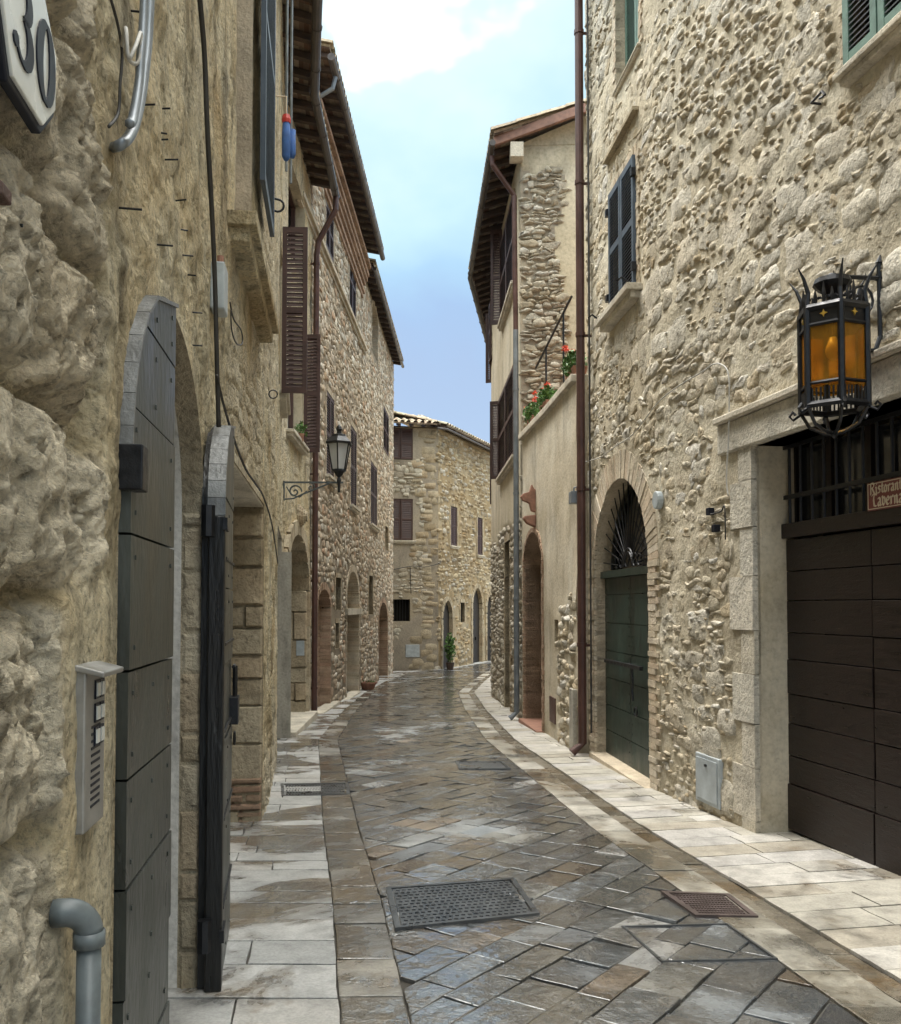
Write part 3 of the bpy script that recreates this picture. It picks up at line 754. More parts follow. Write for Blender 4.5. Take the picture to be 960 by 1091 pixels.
def blocks(s, z):      # rough ashlar: staggered courses of worn rounded blocks
    k = np.clip(np.searchsorted(ROWS, z)-1, 0, len(ROWS)-2); dz = np.minimum(z-ROWS[k], ROWS[k+1]-z)
    off = _h(k, k*0+3, 12)*.5; wdt = .40+.22*_h(k, k*0+7, 15); u = (s+off)/wdt; c = np.floor(u); dx = np.minimum(u-c, c+1-u)*wdt
    d = np.minimum(dz, dx)+.0; p = sstep(.0, .07, d)*.75+.25*sstep(.0, .2, np.sqrt(np.maximum(dz*dx, 0)))
    return p, _h(k, c, 19)
def near_h(s, z):
    y, rough, patch = near_masks(s, z)
    wx = s+.10*(fbm(s*4, z*4, 3, 1)-.5)*2; wz = z+.12*(fbm(s*3+9, z*3, 3, 2)-.5)*2
    prof, cid = blocks(wx, wz)
    d1 = fbm(s*5, z*5, 4, 5)-.5; d2 = fbm(s*16, z*13, 4, 6)-.5; pit = sstep(.60, .72, fbm(s*34, z*30, 3, 7))
    d3 = fbm(s*24, z*22, 5, 16, .65)-.5; rdg = np.abs(fbm(s*7+2, z*6, 5, 26, .6)-.5)
    hr = .095*prof-.070+.060*d1+.045*d2+.040*d3-.020*pit+.025*(cid-.5)-.06*np.exp(-(rdg/.02)**2)*.4
    g1, g2, c2 = worley((s+.05*d1)/.30, (z+.06*d1)/.17, 13, .7)
    hs = .022*sstep(.03, .25, g2-g1)-.012+.025*d1+.012*d2
    gouge = sstep(.63, .72, fbm(s*1.3+2, z*.55+3, 5, 44))
    hp = .05*(fbm(s*.7, z*.5, 3, 11)-.5)+.040*d1+.024*d2+.008*d3-.03*gouge-.005*pit
    h = hp*(1-patch)+(hs-.01)*patch; h = h*(1-rough)+hr*rough
    m_ = sstep(1.78, 1.88, y)*(1-sstep(2.25, 2.35, y))*sstep(1.6, 1.5, z)
    return h*(1-m_)+(.012+.01*d2+.006*d3)*m_
def spn(s):
    y = s/1.008-1
    return .03 if y < .8 else .010 if y < 2.4 else .020 if y < 4.5 else .035 if y < 8 else .07
r_ = ray(355, 208); ZE1 = EYE+16.0*r_[2]/r_[1]
V, F, S, Z, Hh = wall_grid(L1, 0, L1.c[-1], -1.6, ZE1+.07, .022, ops, near_h, spn, lambda z: .0105 if z < 3.0 else .03)
face = mesh_obj('wall', V, F, M['near'], H1, smooth=True)
y_, rough, patch = near_masks(S, Z)
wx = S+.10*(fbm(S*4, Z*4, 3, 1)-.5)*2; wz = Z+.12*(fbm(S*3+9, Z*3, 3, 2)-.5)*2
bp_, cid = blocks(wx, wz); g1, g2, c2 = worley(S/.30, Z/.17, 13, .7)
at_ = face.data.attributes.new('stone', 'FLOAT', 'POINT'); at_.data.foreach_set('value', np.clip(rough*sstep(.08, .35, bp_)+patch*sstep(.02, .1, g2-g1)*.9, 0, 1).ravel().astype(np.float32))
at_ = face.data.attributes.new('cell', 'FLOAT', 'POINT'); at_.data.foreach_set('value', np.where(rough > .5, cid, c2).ravel().astype(np.float32))
body(L1, 0, L1.c[-1], ZE1+.12, 7, H1, M['grey_plaster'])
eave(L1, L1Y(-1)+.01, L1.c[-1]-.02, ZE1, .40, H1, rafter=.42, tile_d=.22)
reveal(L1, o1, M['jamb'], H1, 0, .09); reveal(L1, o1, M['white_plaster'], H1, .09, .6, back=M['dark'])
ring_bricks(L1, o2, .03, .34, M['jamb'], H1, 'jamb_stones', proud=-.012, depth=.8, near=False, arch=False, seed=4, alt=0)
reveal(L1, o2, M['jamb'], H1, 0, .8, back=M['black_wood'])
def jamb_blocks(W, s, z0, z1, d, parent, mat, seed, hh=(.16,.34), name='jamb_masonry', th=.035):
    # dressed blocks bonded across the far side of the recess
    mb = MB(); rg = random.Random(seed); z = z0
    while z < z1-.04:
        h = min(rg.uniform(*hh), z1-z); cuts = [0.0]
        while cuts[-1] < d-.12: cuts.append(min(d, cuts[-1]+rg.uniform(.14, .42)))
        if cuts[-1] < d: cuts.append(d)
        for a, b in zip(cuts[:-1], cuts[1:]):
            t0 = th*rg.uniform(.5, 1.2); j = lambda: rg.uniform(-.006, .006)
            p = lambda a_, z_, t_: W.P(s-t_, z_, -a_)
            A0, B0, Z0, Z1 = a+.006, b-.006, z+.006, z+h-.006; e = .014
            vs = [p(A0,Z0,0),p(B0,Z0,0),p(B0,Z1,0),p(A0,Z1,0),p(A0+e+j(),Z0+e+j(),t0+j()),p(B0-e+j(),Z0+e+j(),t0+j()),p(B0-e+j(),Z1-e+j(),t0+j()),p(A0+e+j(),Z1-e+j(),t0+j())]
            mb.add(vs, [(0,1,5,4),(1,2,6,5),(2,3,7,6),(3,0,4,7),(4,5,6,7)])
        z += h
    return mb.build(name, mat, parent, smooth=False)
jamb_blocks(L1, o2['s1'], float(gz(7.2))-.1, 2.28, .8, H1, M['jamb'], 4)
jamb_blocks(L1, o2['s1']-.004, float(gz(7.2))-.1, .15, .8, H1, M['red_brick'], 14, (.06,.075), th=.045)
jamb_blocks(L1, o1['s1'], float(gz(3.8))-.1, 1.9, .09, H1, M['jamb'], 6, (.1,.3), th=.012)
mb = MB(); mb.prism(lambda a,b,c: L1.P(a,b,c), [(o2['s0'], 2.315), (o2['s1'], 2.315), (o2['s1'], 2.29), (o2['s0'], 2.29)][::-1], -.8, -.008); mb.build('lintel', M['sill'], H1)
reveal(L1, o3, M['grey_plaster'], H1, 0, .5, back=M['grey_plaster'])
mb = MB(); f = L1.fr(o3['s1']-.02, float(gz(12.7))+.03, .02, math.pi/2); mb.box(f, -.2, .12, 0, 2.6, 0, .05)
mb.build('door_leaf', M['grey_plaster'], H1, label='flat grey panel standing open beside the dark recess')
ring_bricks(L1, o4, .22, .30, M['jamb'], H1, 'arch_stones', proud=.04, depth=.45, seed=8, alt=.3)
reveal(L1, o4, M['jamb'], H1, 0.02, .45); jamb_blocks(L1, o4['s1'], float(gz(15))-.1, 1.75, .40, H1, M['jamb'], 5, (.25,.5), th=.05)
mb = MB(); F4 = lambda a,b,c: L1.P(a,b,c)
mb.prism(F4, outline(o4, .01), -.45, -.40); d4 = mb.build('door', M['green_wood'], H1)
mb = MB(); mb.prism(F4, [(o4['s0'],1.72),(o4['s1'],1.72),(o4['s1'],1.80),(o4['s0'],1.80)], -.40, -.36)
for i in range(6):
    s = o4['s0']+(o4['s1']-o4['s0'])*(i+.5)/6; mb.prism(F4, [(s-.16,-.35),(s+.16,-.35),(s+.16,1.6),(s-.16,1.6)], -.40, -.385)
mb.build('panels', M['green_wood'], d4)
mb = MB(); mb.prism(F4, [(o4['s0'],float(gz(14.4))-.2),(o4['s1']+.1,float(gz(14.4))-.2),(o4['s1']+.1,float(gz(14.4))+.10),(o4['s0'],float(gz(14.4))+.10)], -.45, .18)
mb.build('doorstep', M['sill'], H1, bevel=.01)
c4 = o4['c']; mb = MB(); f = L1.fr(c4, 2.92, .01)
for i in range(5): mb.prism(f, [((.17-.025*i)*math.cos(t*.524), (.20-.03*i)*math.sin(t*.524)) for t in range(12)], .03*i, .03*i+.032)
mb.build('keystone', M['jamb'], H1)

def aleft(b, w_, sp_, rise):     # quarter-ellipse edge of an arched leaf, hinge side at a=0
    return 0 if b <= sp_ else w_*(1-math.sqrt(max(0, 1-((b-sp_)/rise)**2)))
def leaf_door(name_label, fr, w_, bot, sp_, rise, boards, mat, edge_mat, parent, th=.05, cap=.05, gap=.0035, bumpy=True, seed=1):
    rg = random.Random(seed); top = sp_+rise; b = bot; first = None
    root = MB(); n = 14
    P = [(0, bot), (w_, bot)]+[(w_, top)]+[(aleft(top-(rise*i/n), w_, sp_, rise), top-rise*i/n) for i in range(n+1)]
    root.prism(fr, [(min(w_, a+.03), q) for a, q in P], -.03, .001)
    leaf = root.build('door_leaf', edge_mat, parent, label=name_label)
    mb = MB()
    while b < top-.01:
        t = min(b+rg.uniform(*boards), top)
        if top-t < .08: t = top
        k = 6; L = [(aleft(b+gap+(t-b-2*gap)*i/k, w_, sp_, rise)+.006, b+gap+(t-b-2*gap)*i/k) for i in range(k+1)]
        poly = [(w_-.006, b+gap)]+[(w_-.006, t-gap)]+L[::-1]
        if L[-1][0] > w_-.03: poly = [(w_-.006, b+gap)]+L[::-1]
        off = rg.uniform(-.003, .003)
        mb.prism(fr, poly, .0, th+off)
        for a in (.06, w_*.5, w_-.08):       # nail heads
            for q in (b+.06, t-.06):
                if rg.random() < .7 and a > aleft(q, w_, sp_, rise)+.03: mb.box(fr, a-.006, a+.006, q-.006, q+.006, th+off-.001, th+off+.004)
        b = t
    mb.build('boards', mat, leaf)
    mb = MB(); pts = [(aleft(sp_-.02+(rise+.02)*i/7, w_, sp_, rise), sp_-.02+(rise+.02)*i/7) for i in range(8)]
    for (a, b), (c, d) in zip(pts[:-1], pts[1:]):
        l = math.hypot(c-a, d-b); nx, ny = -(d-b)/l*.012, (c-a)/l*.012
        mb.prism(fr, [(a, b), (c+.002*nx, d), (c+nx, d+ny), (a+nx, b+ny)], -.004, th+.008)
    mb.build('edge_cap', M['worn_cap'], leaf)
    return leaf
fr1 = L1.fr(L1Y(2.34), 0, -.022)
lf = leaf_door('large sheet clad leaf filling the near half of the arched doorway', fr1, .66, float(gz(2.7))+.02, 1.90, .60, (.26,.36), M['metal_door'], M['black_wood'], H1, th=.05)
mb = MB(); mb.box(fr1, -.02, .05, 1.80, 1.92, -.01, .085); mb.box(fr1, .05, .16, 1.84, 1.87, .05, .062); mb.build('hinge', M['iron'], lf, bevel=.004)
mb = MB(); mb.box(fr1, -.02, .04, .30, .40, -.01, .07); mb.build('hinge', M['iron'], lf, bevel=.004)
fr2 = L1.fr(L1Y(3.80), 0, .03, -.055)
lf2 = leaf_door('black arched leaf folded back flat against the wall', fr2, .76, float(gz(4.2))+.02, 1.90, .50, (.3,.4), M['metal_door'], M['black_wood'], H1, th=.062, seed=3)
mb = MB(); mb.box(fr2, -.012, .07, float(gz(4.2))+.02, 1.88, .0, .070)
mb.build('stile', M['black_wood'], lf2, bevel=.006)
for zz in (1.82, .10):
    mb = MB(); mb.tube([fr2(-.03, zz-.03, .0), fr2(-.03, zz+.10, .0)], .03, 8); mb.box(fr2, -.03, .10, zz, zz+.05, .06, .08); mb.build('hinge', M['iron'], lf2)
mb = MB(); mb.box(fr2, .60, .76, .92, 1.05, .058, .10); mb.tube([fr2(.70,1.05,.08), fr2(.70,1.20,.08)], .014, 6); mb.tube([fr2(.62,1.20,.075), fr2(.74,1.20,.075), fr2(.74,1.12,.085)], .009, 6)
mb.tube([fr2(.70+.03*math.cos(t), .84+.03*math.sin(t), .08) for t in np.linspace(0, 6.28, 13)], .006, 5, cap=False)
mb.build('lock', M['iron'], lf2)
for i, q in enumerate(np.linspace(.2, 1.7, 5)): mb = MB(); mb.box(fr2, .09, .74, q, q+.012, .062, .071); mb.build('batten', M['iron'], lf2)

# windows of the near left house
reveal(L1, wA, M['buff_brick'], H1, 0, .3, back=M['dark'])
shutter(L1.fr(L1Y(5.93), 4.35, .055, .0), .95, 2.4, M['shut_grey'], H1, .05, M['shut_grey'])
sill(L1, L1Y(4.75), L1Y(6.7), 3.62, H1, .14, .16, M['near'])
for wn_, lab in ((wB, 'B'), (wC, 'C'), (wD, 'D')):
    reveal(L1, wn_, M['r3_plaster'], H1, 0, .25)
    F_ = lambda a,b,c: L1.P(a,b,c); mb = MB(); a0, a1, b0, b1 = wn_['s0'], wn_['s1'], wn_['z0'], wn_['z1']
    for q in ((a0,a0+.07,b0,b1),(a1-.07,a1,b0,b1),(a0,a1,b0,b0+.07),(a0,a1,b1-.07,b1),((a0+a1)/2-.05,(a0+a1)/2+.05,b0,b1)):
        mb.prism(F_, [(q[0],q[2]),(q[1],q[2]),(q[1],q[3]),(q[0],q[3])], -.22, -.15)
    wo = mb.build('window', M['shut_brown'], H1)
    mb = MB(); mb.prism(F_, [(a0,b0),(a1,b0),(a1,b1),(a0,b1)], -.24, -.235); mb.build('pane', M['glass'], wo)
    if lab == 'C':
        mb = MB(); mb.prism(F_, [(a0+.1,b0+.1),(a1-.1,b0+.1),(a1-.1,b1),(a0+.1,b1)], -.234, -.225); mb.build('curtain', M['curtain'], wo)
    if lab != 'D': sill(L1, wn_['s0']-.1, wn_['s1']+.1, wn_['z0'], H1, .12, .1)
sb = L1.at(300, 330)
shutter(L1.fr(L1Y(10.75), 4.05, .03, R(96)), .30, 2.02, M['shut_brown'], H1, .075, M['shut_brown'])
shutter(L1.fr(L1Y(14.95), 4.05, .02, R(93)), .27, 1.98, M['shut_brown'], H1, .07, M['shut_brown'])
# brown downpipe at the far end of the house, with swan neck from the gutter
def downpipe(W, s, z0, z1, o, mat, parent, r=.05, neck=None, shoe=True):
    mb = MB(); pts = []
    if neck: pts += neck
    pts += [W.P(s, z1, o), W.P(s, z0+.12, o)]
    if shoe: pts += [W.P(s, z0+.04, o+.12)]
    mb.tube(pts, r, 10, cap=True); z = z0+.5
    while z < z1: mb.tube([W.P(s, z, o), W.P(s, z+.04, o)], r+.008, 10); mb.box(W.fr(s, z, 0), -.012, .012, 0, .03, -.03, o); z += 1.9
    return mb.build('downpipe', mat, parent, smooth=False)
s_ = L1.c[-1]-.06
downpipe(L1, s_, float(gz(16)), ZE1-1.1, .09, M['copper_pipe'], H1, .052, [L1.P(L1.c[-1]-.1, ZE1-.04, .43), L1.P(L1.c[-1]-.1, ZE1-.28, .43), L1.P(s_, ZE1-.85, .12)], shoe=False)
mb = MB()
for o_ in (.03, .075): mb.tube([L1.P(L1Y(9.2+o_*6), 8.6, .06+o_), L1.P(L1Y(9.2+o_*6), 6.1, .06+o_)], .016, 6)
mb.build('conduit', M['grey_pipe'], H1)

# fittings fixed on the near left wall
def onL(px, py, o=.03): s, z = L1.at(px, py, o); return L1.P(s, z, o)
def cable(name, label, pts, r, mat, cat='cable', W=L1, o=.03, k=6):
    P = []
    for q in pts:
        oo = q[2] if len(q) > 2 else o
        s, z = W.at(q[0], q[1], oo); P.append(Vector(W.P(s, z, oo)))
    # smooth
    out_ = []
    for i in range(len(P)-1):
        p0, p1, p2, p3 = P[max(i-1,0)], P[i], P[i+1], P[min(i+2, len(P)-1)]
        for j in range(5):
            t = j/5; out_.append(.5*((2*p1)+(p2-p0)*t+(2*p0-5*p1+4*p2-p3)*t*t+(3*p1-p0-3*p2+p3)*t**3))
    out_.append(P[-1]); mb = MB(); mb.tube(out_, r, k)
    o_ = mb.build(name, mat, None, smooth=True); o_['label'] = label; o_['category'] = cat; return o_
cable('power_cable', 'thick black cable running down the ochre wall between the two arched door leaves', [(208,-60),(213,0),(218,60),(221,140),(226,230),(229,300),(231,380),(233,455)], .011, M['cable'], o=.035)
cable('wall_cable', 'thin dark cable sagging right of the folded black door leaf up on the wall', [(231,400),(238,430),(250,470),(262,500),(272,515),(281,530),(290,560),(296,600)], .007, M['cable'], o=.04)
cable('cable_loop', 'small dark loop of wire hanging under the grey junction box', [(245,322),(249,340),(257,352),(258,366),(252,366),(247,352),(246,330)], .004, M['cable'], o=.05)
cable('grey_conduit', 'thick grey conduit dropping from the top left and bending into the wall', [(162,-40,.05),(160,0,.05),(158,40,.05),(155,70,.05),(152,95,.05),(146,125,.05),(138,145,.05),(127,155,.04),(117,158,-.02)], .013, M['grey_pipe'], 'conduit')
cable('grey_conduit', 'thinner grey conduit ending in an open tip beside the thick bent one', [(155,-40,.07),(153,20,.07),(150,60,.07),(148,90,.07),(142,125,.07),(138,132,.07)], .012, M['grey_pipe'], 'conduit')
cable('white_cable', 'pale tangle of white cable tied to the conduits at the top left', [(130,50),(134,30,.06),(137,62,.07),(144,50,.08),(150,35,.07),(149,62,.07),(143,68,.06),(136,60,.05),(135,40,.05)], .005, M['cable_white'])
cable('wall_wire', 'thin black wire dropping beside the white cable tangle at the top left', [(112,-20),(124,20),(130,55),(128,90),(126,120),(116,135)], .004, M['cable'])
NAILS = ((147,12,.06,'between the white cable tangle and the conduit near the top edge'),(162,113,.05,'just right of the conduit bend'),(180,117,.05,'topmost right of the conduit bend'),
 (176,141,.05,'upper of the close pair below the conduit bend'),(177,150,.05,'lower of the close pair below the conduit bend'),(184,171,.05,'under the close pair, left of the black cable'),(138,222,.07,'longest one, low under the conduit beside the rough stone'),
 (196,215,.05,'halfway down the plaster left of the black cable'),(176,261,.09,'long one well above the arch of the door leaf'),(199,244,.03,'tiny one left of the black cable above the junction box'),(202,272,.05,'level with the top of the junction box'),
 (208,293,.04,'close left of the grey junction box'),(213,333,.05,'right of the arched leaf top, below the junction box'),(212,368,.06,'lowest one, right of the arched leaf shoulder'),(15,240,.06,'in the rough stone below the number plate'))
for px, py, ln, wh in NAILS:
    s, z = L1.at(px, py, .02); mb = MB(); p0 = L1.P(s, z, -.02)
    mb.tube([p0, L1.P(s+random.uniform(-.01,.01), z+random.uniform(-.006,.006), .01+ln*random.uniform(.3,.6))], .0032, 5); o_ = mb.build('nail', M['iron'])
    o_['label'] = 'rusty nail '+wh; o_['category'] = 'nail'; o_['group'] = 'nails in the near left wall'
s, z = L1.at(237, 305, .04); t = thing('junction_box', 'small grey junction box with cable on the wall above the folded black leaf', 'junction box', L1.P(s, z, 0))
mb = MB(); mb.box(L1.fr(s, z, 0), -.05, .09, -.12, .10, -.01, .055); mb.build('box_body', M['utility'], t, bevel=.008)
mb = MB(); mb.tube([L1.P(s, z+.10, .03), L1.P(s, z+.14, .03)], .016, 8); mb.build('cap', M['terracotta'], t)
for i, (px, py, lab) in enumerate(((289,212,'curled iron hook just below the slate grey shutter'),(291,420,'small iron ring below the pale ledge on the ochre wall'))):
    s, z = L1.at(px, py, .05); mb = MB()
    if i == 0: mb.tube([L1.P(s-.05, z, -.02), L1.P(s, z, .10)]+[L1.P(s, z-.05+.05*math.cos(a), .10+.05*math.sin(a)) for a in np.linspace(0, 4.2, 9)], .009, 6)
    else: mb.tube([L1.P(s+.0, z+.035*math.cos(a), .05+.035*math.sin(a)) for a in np.linspace(0, 6.28, 13)], .006, 6)
    o_ = mb.build('wall_hook', M['iron']); o_['label'] = lab; o_['category'] = 'hook'
# hanging blue and red peg bag
s, z = L1.at(305, 140, .14); t = thing('hanging_bag', 'small blue and red bag hanging high beside the left roof edge', 'bag', L1.P(s, z, .14)); f = L1.fr(s, z, .14)
mb = MB(); mb.lathe(f(0,-.25,0), [(.02,0),(.036,.03),(.038,.2),(.032,.32)], 9); mb.lathe(f(.05,-.20,.05), [(.02,0),(.03,.03),(.028,.24)], 8); mb.build('bag_body', M['blue'], t, smooth=True)
mb = MB(); mb.lathe(f(0,.07,0), [(.036,0),(.04,.03),(.03,.07)], 9); mb.build('top_ring', M['red'], t)
mb = MB(); mb.tube([f(0,.14,0), f(0,.3,0), f(0,.3,-.12)], .007, 5); mb.build('hook', M['gold'], t)
# iron bracket stub at the far left edge and the fragment below the number plate
s, z = L1.at(4, 182, .05); mb = MB(); f = L1.fr(s, z, 0); mb.box(f, -.03, .015, -.02, .05, -.02, .04); mb.box(f, -.02, .025, -.045, -.022, -.02, .055)
o_ = mb.build('iron_bracket', m_plain('rusted_iron', (.09,.05,.04), .8, 0, .4, 20, .5), bevel=.004); o_['label'] = 'rusty iron stub in the rough stone at the left edge below the number plate'; o_['category'] = 'bracket'
# house number plate
ps, pz = L1.at(32, 44, .055); fn = L1.fr(ps, pz, .05)
t = thing('house_number_plate', 'white octagonal enamel plate with dark number 30 on the rough stone', 'number plate', L1.P(ps, pz, .05))
oc = [(-.14,-.02),(-.09,-.115),(.06,-.115),(.128,-.05),(.128,.05),(.06,.115),(-.09,.115),(-.14,.02)]
mb = MB(); mb.prism(fn, [(a*1.06,b*1.07) for a,b in oc], -.012, .004); mb.build('rim', M['ink'], t, bevel=.003)
mb = MB(); mb.prism(fn, [(a*.97,b*.96) for a,b in oc], .003, .010); mb.build('plate', M['white'], t, bevel=.002)
mb = MB()
def ribbon(mb, fr, pts, wd, c0, c1):     # varying-width stroke
    n = len(pts)
    L = []; Rr_ = []
    for i in range(n):
        p, q = pts[max(i-1,0)], pts[min(i+1,n-1)]
        if i in (0, n-1) and math.hypot(pts[0][0]-pts[-1][0], pts[0][1]-pts[-1][1]) < 1e-6: p, q = pts[-2], pts[1]
        l = math.hypot(q[0]-p[0], q[1]-p[1]) or 1e-6; nx, ny = -(q[1]-p[1])/l*wd[i]/2, (q[0]-p[0])/l*wd[i]/2
        L.append((pts[i][0]-nx, pts[i][1]-ny)); Rr_.append((pts[i][0]+nx, pts[i][1]+ny))
    vs = [fr(*p_, c1) for p_ in L]+[fr(*p_, c1) for p_ in Rr_]+[fr(*p_, c0) for p_ in L]+[fr(*p_, c0) for p_ in Rr_]
    fs = []
    for i in range(n-1): fs += [(i, i+1, n+i+1, n+i), (i, 2*n+i, 2*n+i+1, i+1), (n+i, n+i+1, 3*n+i+1, 3*n+i)]
    mb.add(vs, fs)
A = np.linspace(0, 2*math.pi, 25)
ribbon(mb, fn, [(.062+.034*math.sin(a), .066*math.cos(a)) for a in A], [.008+.024*abs(math.sin(a)) for a in A], .009, .013); mb.build('digits', M['ink'], t); mb = MB()
A = np.linspace(R(150), R(-90), 14)
p3 = [(-.052+.028*math.cos(a), .034+.029*math.sin(a)) for a in A]; ribbon(mb, fn, p3, [.008+.019*max(0, math.cos(a)) for a in A], .009, .013)
A = np.linspace(R(90), R(-150), 14)
p3 = [(-.050+.033*math.cos(a), -.031+.036*math.sin(a)) for a in A]; ribbon(mb, fn, p3, [.008+.022*max(0, math.cos(a)) for a in A], .009, .013)
mb.prism(fn, [(-.082+.012*math.cos(a), .048+.012*math.sin(a)) for a in np.linspace(0,6.28,9)[:-1]], .009, .013)
mb.prism(fn, [(-.084+.012*math.cos(a), -.048+.012*math.sin(a)) for a in np.linspace(0,6.28,9)[:-1]], .009, .013)
mb.build('digits', M['ink'], t)
# entry phone
s0, z0 = L1.at(103, 720, .02); s1, z1 = L1.at(126, 850, .02); zt = L1.at(113, 708, .03)[1]; zb_ = L1.at(113, 868, .03)[1]
ia, ib = L1.at(101, 790, .05)[0], L1.at(121, 790, .05)[0]
fi = L1.fr(ia, zb_, .016); wd = ib-ia; ht = zt-zb_
t = thing('entry_phone', 'brushed steel entry phone with bell buttons and rain hood left of the door leaf', 'intercom', L1.P(ia, zb_, 0))
mb = MB(); mb.box(fi, 0, wd, 0, ht, -.02, .014); mb.build('panel', M['steel'], t, bevel=.004)
mb = MB(); mb.hexa([fi(-.008,ht,-.02),fi(wd+.008,ht,-.02),fi(wd+.008,ht-.018,.052),fi(-.008,ht-.018,.052),fi(-.008,ht+.014,-.02),fi(wd+.008,ht+.014,-.02),fi(wd+.008,ht-.006,.054),fi(-.008,ht-.006,.054)]); mb.build('rain_hood', M['steel'], t, bevel=.003)
for r_ in range(3):
    for c_ in range(2):
        mb = MB(); x = wd*.42+c_*wd*.24; zq = ht*.80-r_*.052; mb.box(fi, x, x+wd*.2, zq, zq+.042, .013, .018, 0); mb.box(fi, x+.004, x+wd*.2-.004, zq+.006, zq+.036, .018, .021, 1); mb.build('button', [M['ink'], M['white']], t)
for g_ in (.40, .13):
    mb = MB()
    for i in range(6): mb.box(fi, wd*.3, wd*.74, ht*g_+i*.0155, ht*g_+i*.0155+.006, .0135, .0152)
    mb.build('speaker_slots', M['ink'], t)
# waste pipe with elbow
s, zt = L1.at(98, 975, .07); f = L1.fr(s, 0, 0); zt = L1.at(98, 968, .07)[1]
t = thing('waste_pipe', 'grey plastic waste pipe with elbow low on the wall at the bottom left', 'pipe', L1.P(s, float(gz(2)), .07))
r = .024; q = [f(-.02,zt-.0,.0)]+[f(-.02+.02*math.sin(a)*1, zt-.05*(1-math.cos(a)), .02+.045*math.sin(a)) for a in np.linspace(0, math.pi/2, 8)]
mb = MB(); mb.tube(q, r*1.16, 14); mb.tube([f(0,zt-.045,.065), f(0,zt-.075,.065)], r*1.3, 14); mb.build('elbow', M['pvc'], t, smooth=True)
mb = MB(); mb.tube([f(0,zt-.05,.065), f(0,float(gz(2))-.05,.065)], r, 14); mb.build('pipe', M['pvc'], t, smooth=True)
# bracket street lamp
s, z = L1.at(303, 517, .02); f = L1.fr(s, z, 0, 0)
t = thing('street_lamp', 'grey iron bracket lantern with frosted glass standing on a scrolled arm over the left pavement', 'street lamp', L1.P(s, z, 0))
mb = MB(); mb.box(f, -.03, .03, -.22, .06, -.02, .025); mb.box(f, -.014, .014, .03, .055, 0, .86)
def spiral(c, r0, turns, dir_=1, st=0): return [f(0, c[1]+r0*(1-i/26)*math.sin(st+dir_*i/26*turns*6.28), c[0]+r0*(1-i/26)*math.cos(st+dir_*i/26*turns*6.28)) for i in range(25)]
mb.tube(spiral((.17,-.09), .10, 1.6), .012, 6); mb.tube(spiral((.40,-.03), .065, 1.4, -1, 2), .010, 6)
mb.tube([f(0,-.20,.03), f(0,-.19,.15), f(0,-.12,.30), f(0,-.03,.52), f(0,.03,.66)], .012, 6)
mb.tube([f(0,-.02,.05), f(0,-.14,.12), f(0,-.17,.24), f(0,-.08,.34)], .009, 6)
mb.build('bracket', M['iron_g'] if 'iron_g' in M else m_plain('grey_cast_iron', (.10,.115,.12), .5, .3, .3, 20, .2), t, bevel=0)
cx = f(0, .10, .80)
def lat(mb, prof, k=6, m=0): mb.lathe(cx, prof, k, m, rot=.5)
mb = MB(); lat(mb, [(.02,-.10),(.035,-.02),(.02,.02),(.055,.05),(.075,.09),(.11,.11),(.105,.13)], 8); mb.build('base', M['iron'], t)
mb = MB(); lat(mb, [(.095,.13),(.165,.50)], 6); mb.build('glass', M['milk'], t)
mb = MB()
for i in range(6):
    a = .5+i*math.pi/3; mb.tube([(cx[0]+.102*math.cos(a),cx[1]+.102*math.sin(a),cx[2]+.12),(cx[0]+.172*math.cos(a),cx[1]+.172*math.sin(a),cx[2]+.50)], .010, 5)
mb.build('frame', M['iron'], t)
mb = MB(); lat(mb, [(.20,.49),(.205,.52),(.12,.60),(.11,.63),(.04,.65),(.035,.68),(.05,.71),(.035,.75),(.01,.78)], 6); mb.build('cap', M['iron'], t)
mb = MB(); mb.tube([f(0,.05,.80), f(0,-.10,.80)], .02, 8); mb.build('finial', M['iron'], t)
# sill plant
s, z = L1.at(312, 466, .06); mb = MB(); c = L1.P(L1Y(14.0), 4.16, .08)
t = thing('sill_plant', 'small green plant on the white sill behind the street lamp bracket', 'potted plant', c)
mb.lathe((c[0],c[1],c[2]-.1), [(.05,0),(.075,.12),(.07,.12)], 10); mb.build('pot', M['terracotta'], t)
mb = MB(); leaves(mb, (c[0]+.02,c[1],c[2]+.10), (.12,.25,.12), 90, .035, 5); mb.build('foliage', M['leaf'], t)
# small grey letter plate on pier by green arch
s, z = L1.at(317.5, 694, .0); mb = MB(); f = L1.fr(o4['s1']-.02, z, -.12, math.pi/2); mb.box(f, -.06, .08, -.13, .13, 0, .03)
o_ = mb.build('letter_box', M['utility'], bevel=.006); o_['label'] = 'flat pale grey box on the stone jamb of the left green arched door'; o_['category'] = 'letter box'
# ---------------------------------------------------------------- long stone house on the left, then the lower one beyond it
L2 = Wall([(-2.5,16.05),(-2.33,23.4),(-2.1,33)], 1)
SH = L2.c[1]
H2 = house('tall rubble stone house behind the street lamp with brick cornice and grey gutter', L2, 4)
H3 = house('stone house beyond the brick cornice on the left with an arched niche window', L2, SH+5)
def win(W, x0, x1, yt, yb, ring=0, depth=.12, rise=0):
    a, z1 = W.at(x0, yt); b, _ = W.at(x1, yt); _, z0 = W.at(x0, yb); 
    return opening(a, b, z0, z1, rise, ring, depth)
def arch(W, x0, x1, ytop, rise, yc=None, ring=.15, depth=.3, z0=-1.6):
    ym = ytop+40; a = W.at(x0, ym)[0]; b = W.at(x1, ym)[0]; zt = W.at((x0+x1)/2 if yc is None else yc, ytop)[1]
    return opening(a, b, z0, zt-rise, rise, ring, depth)
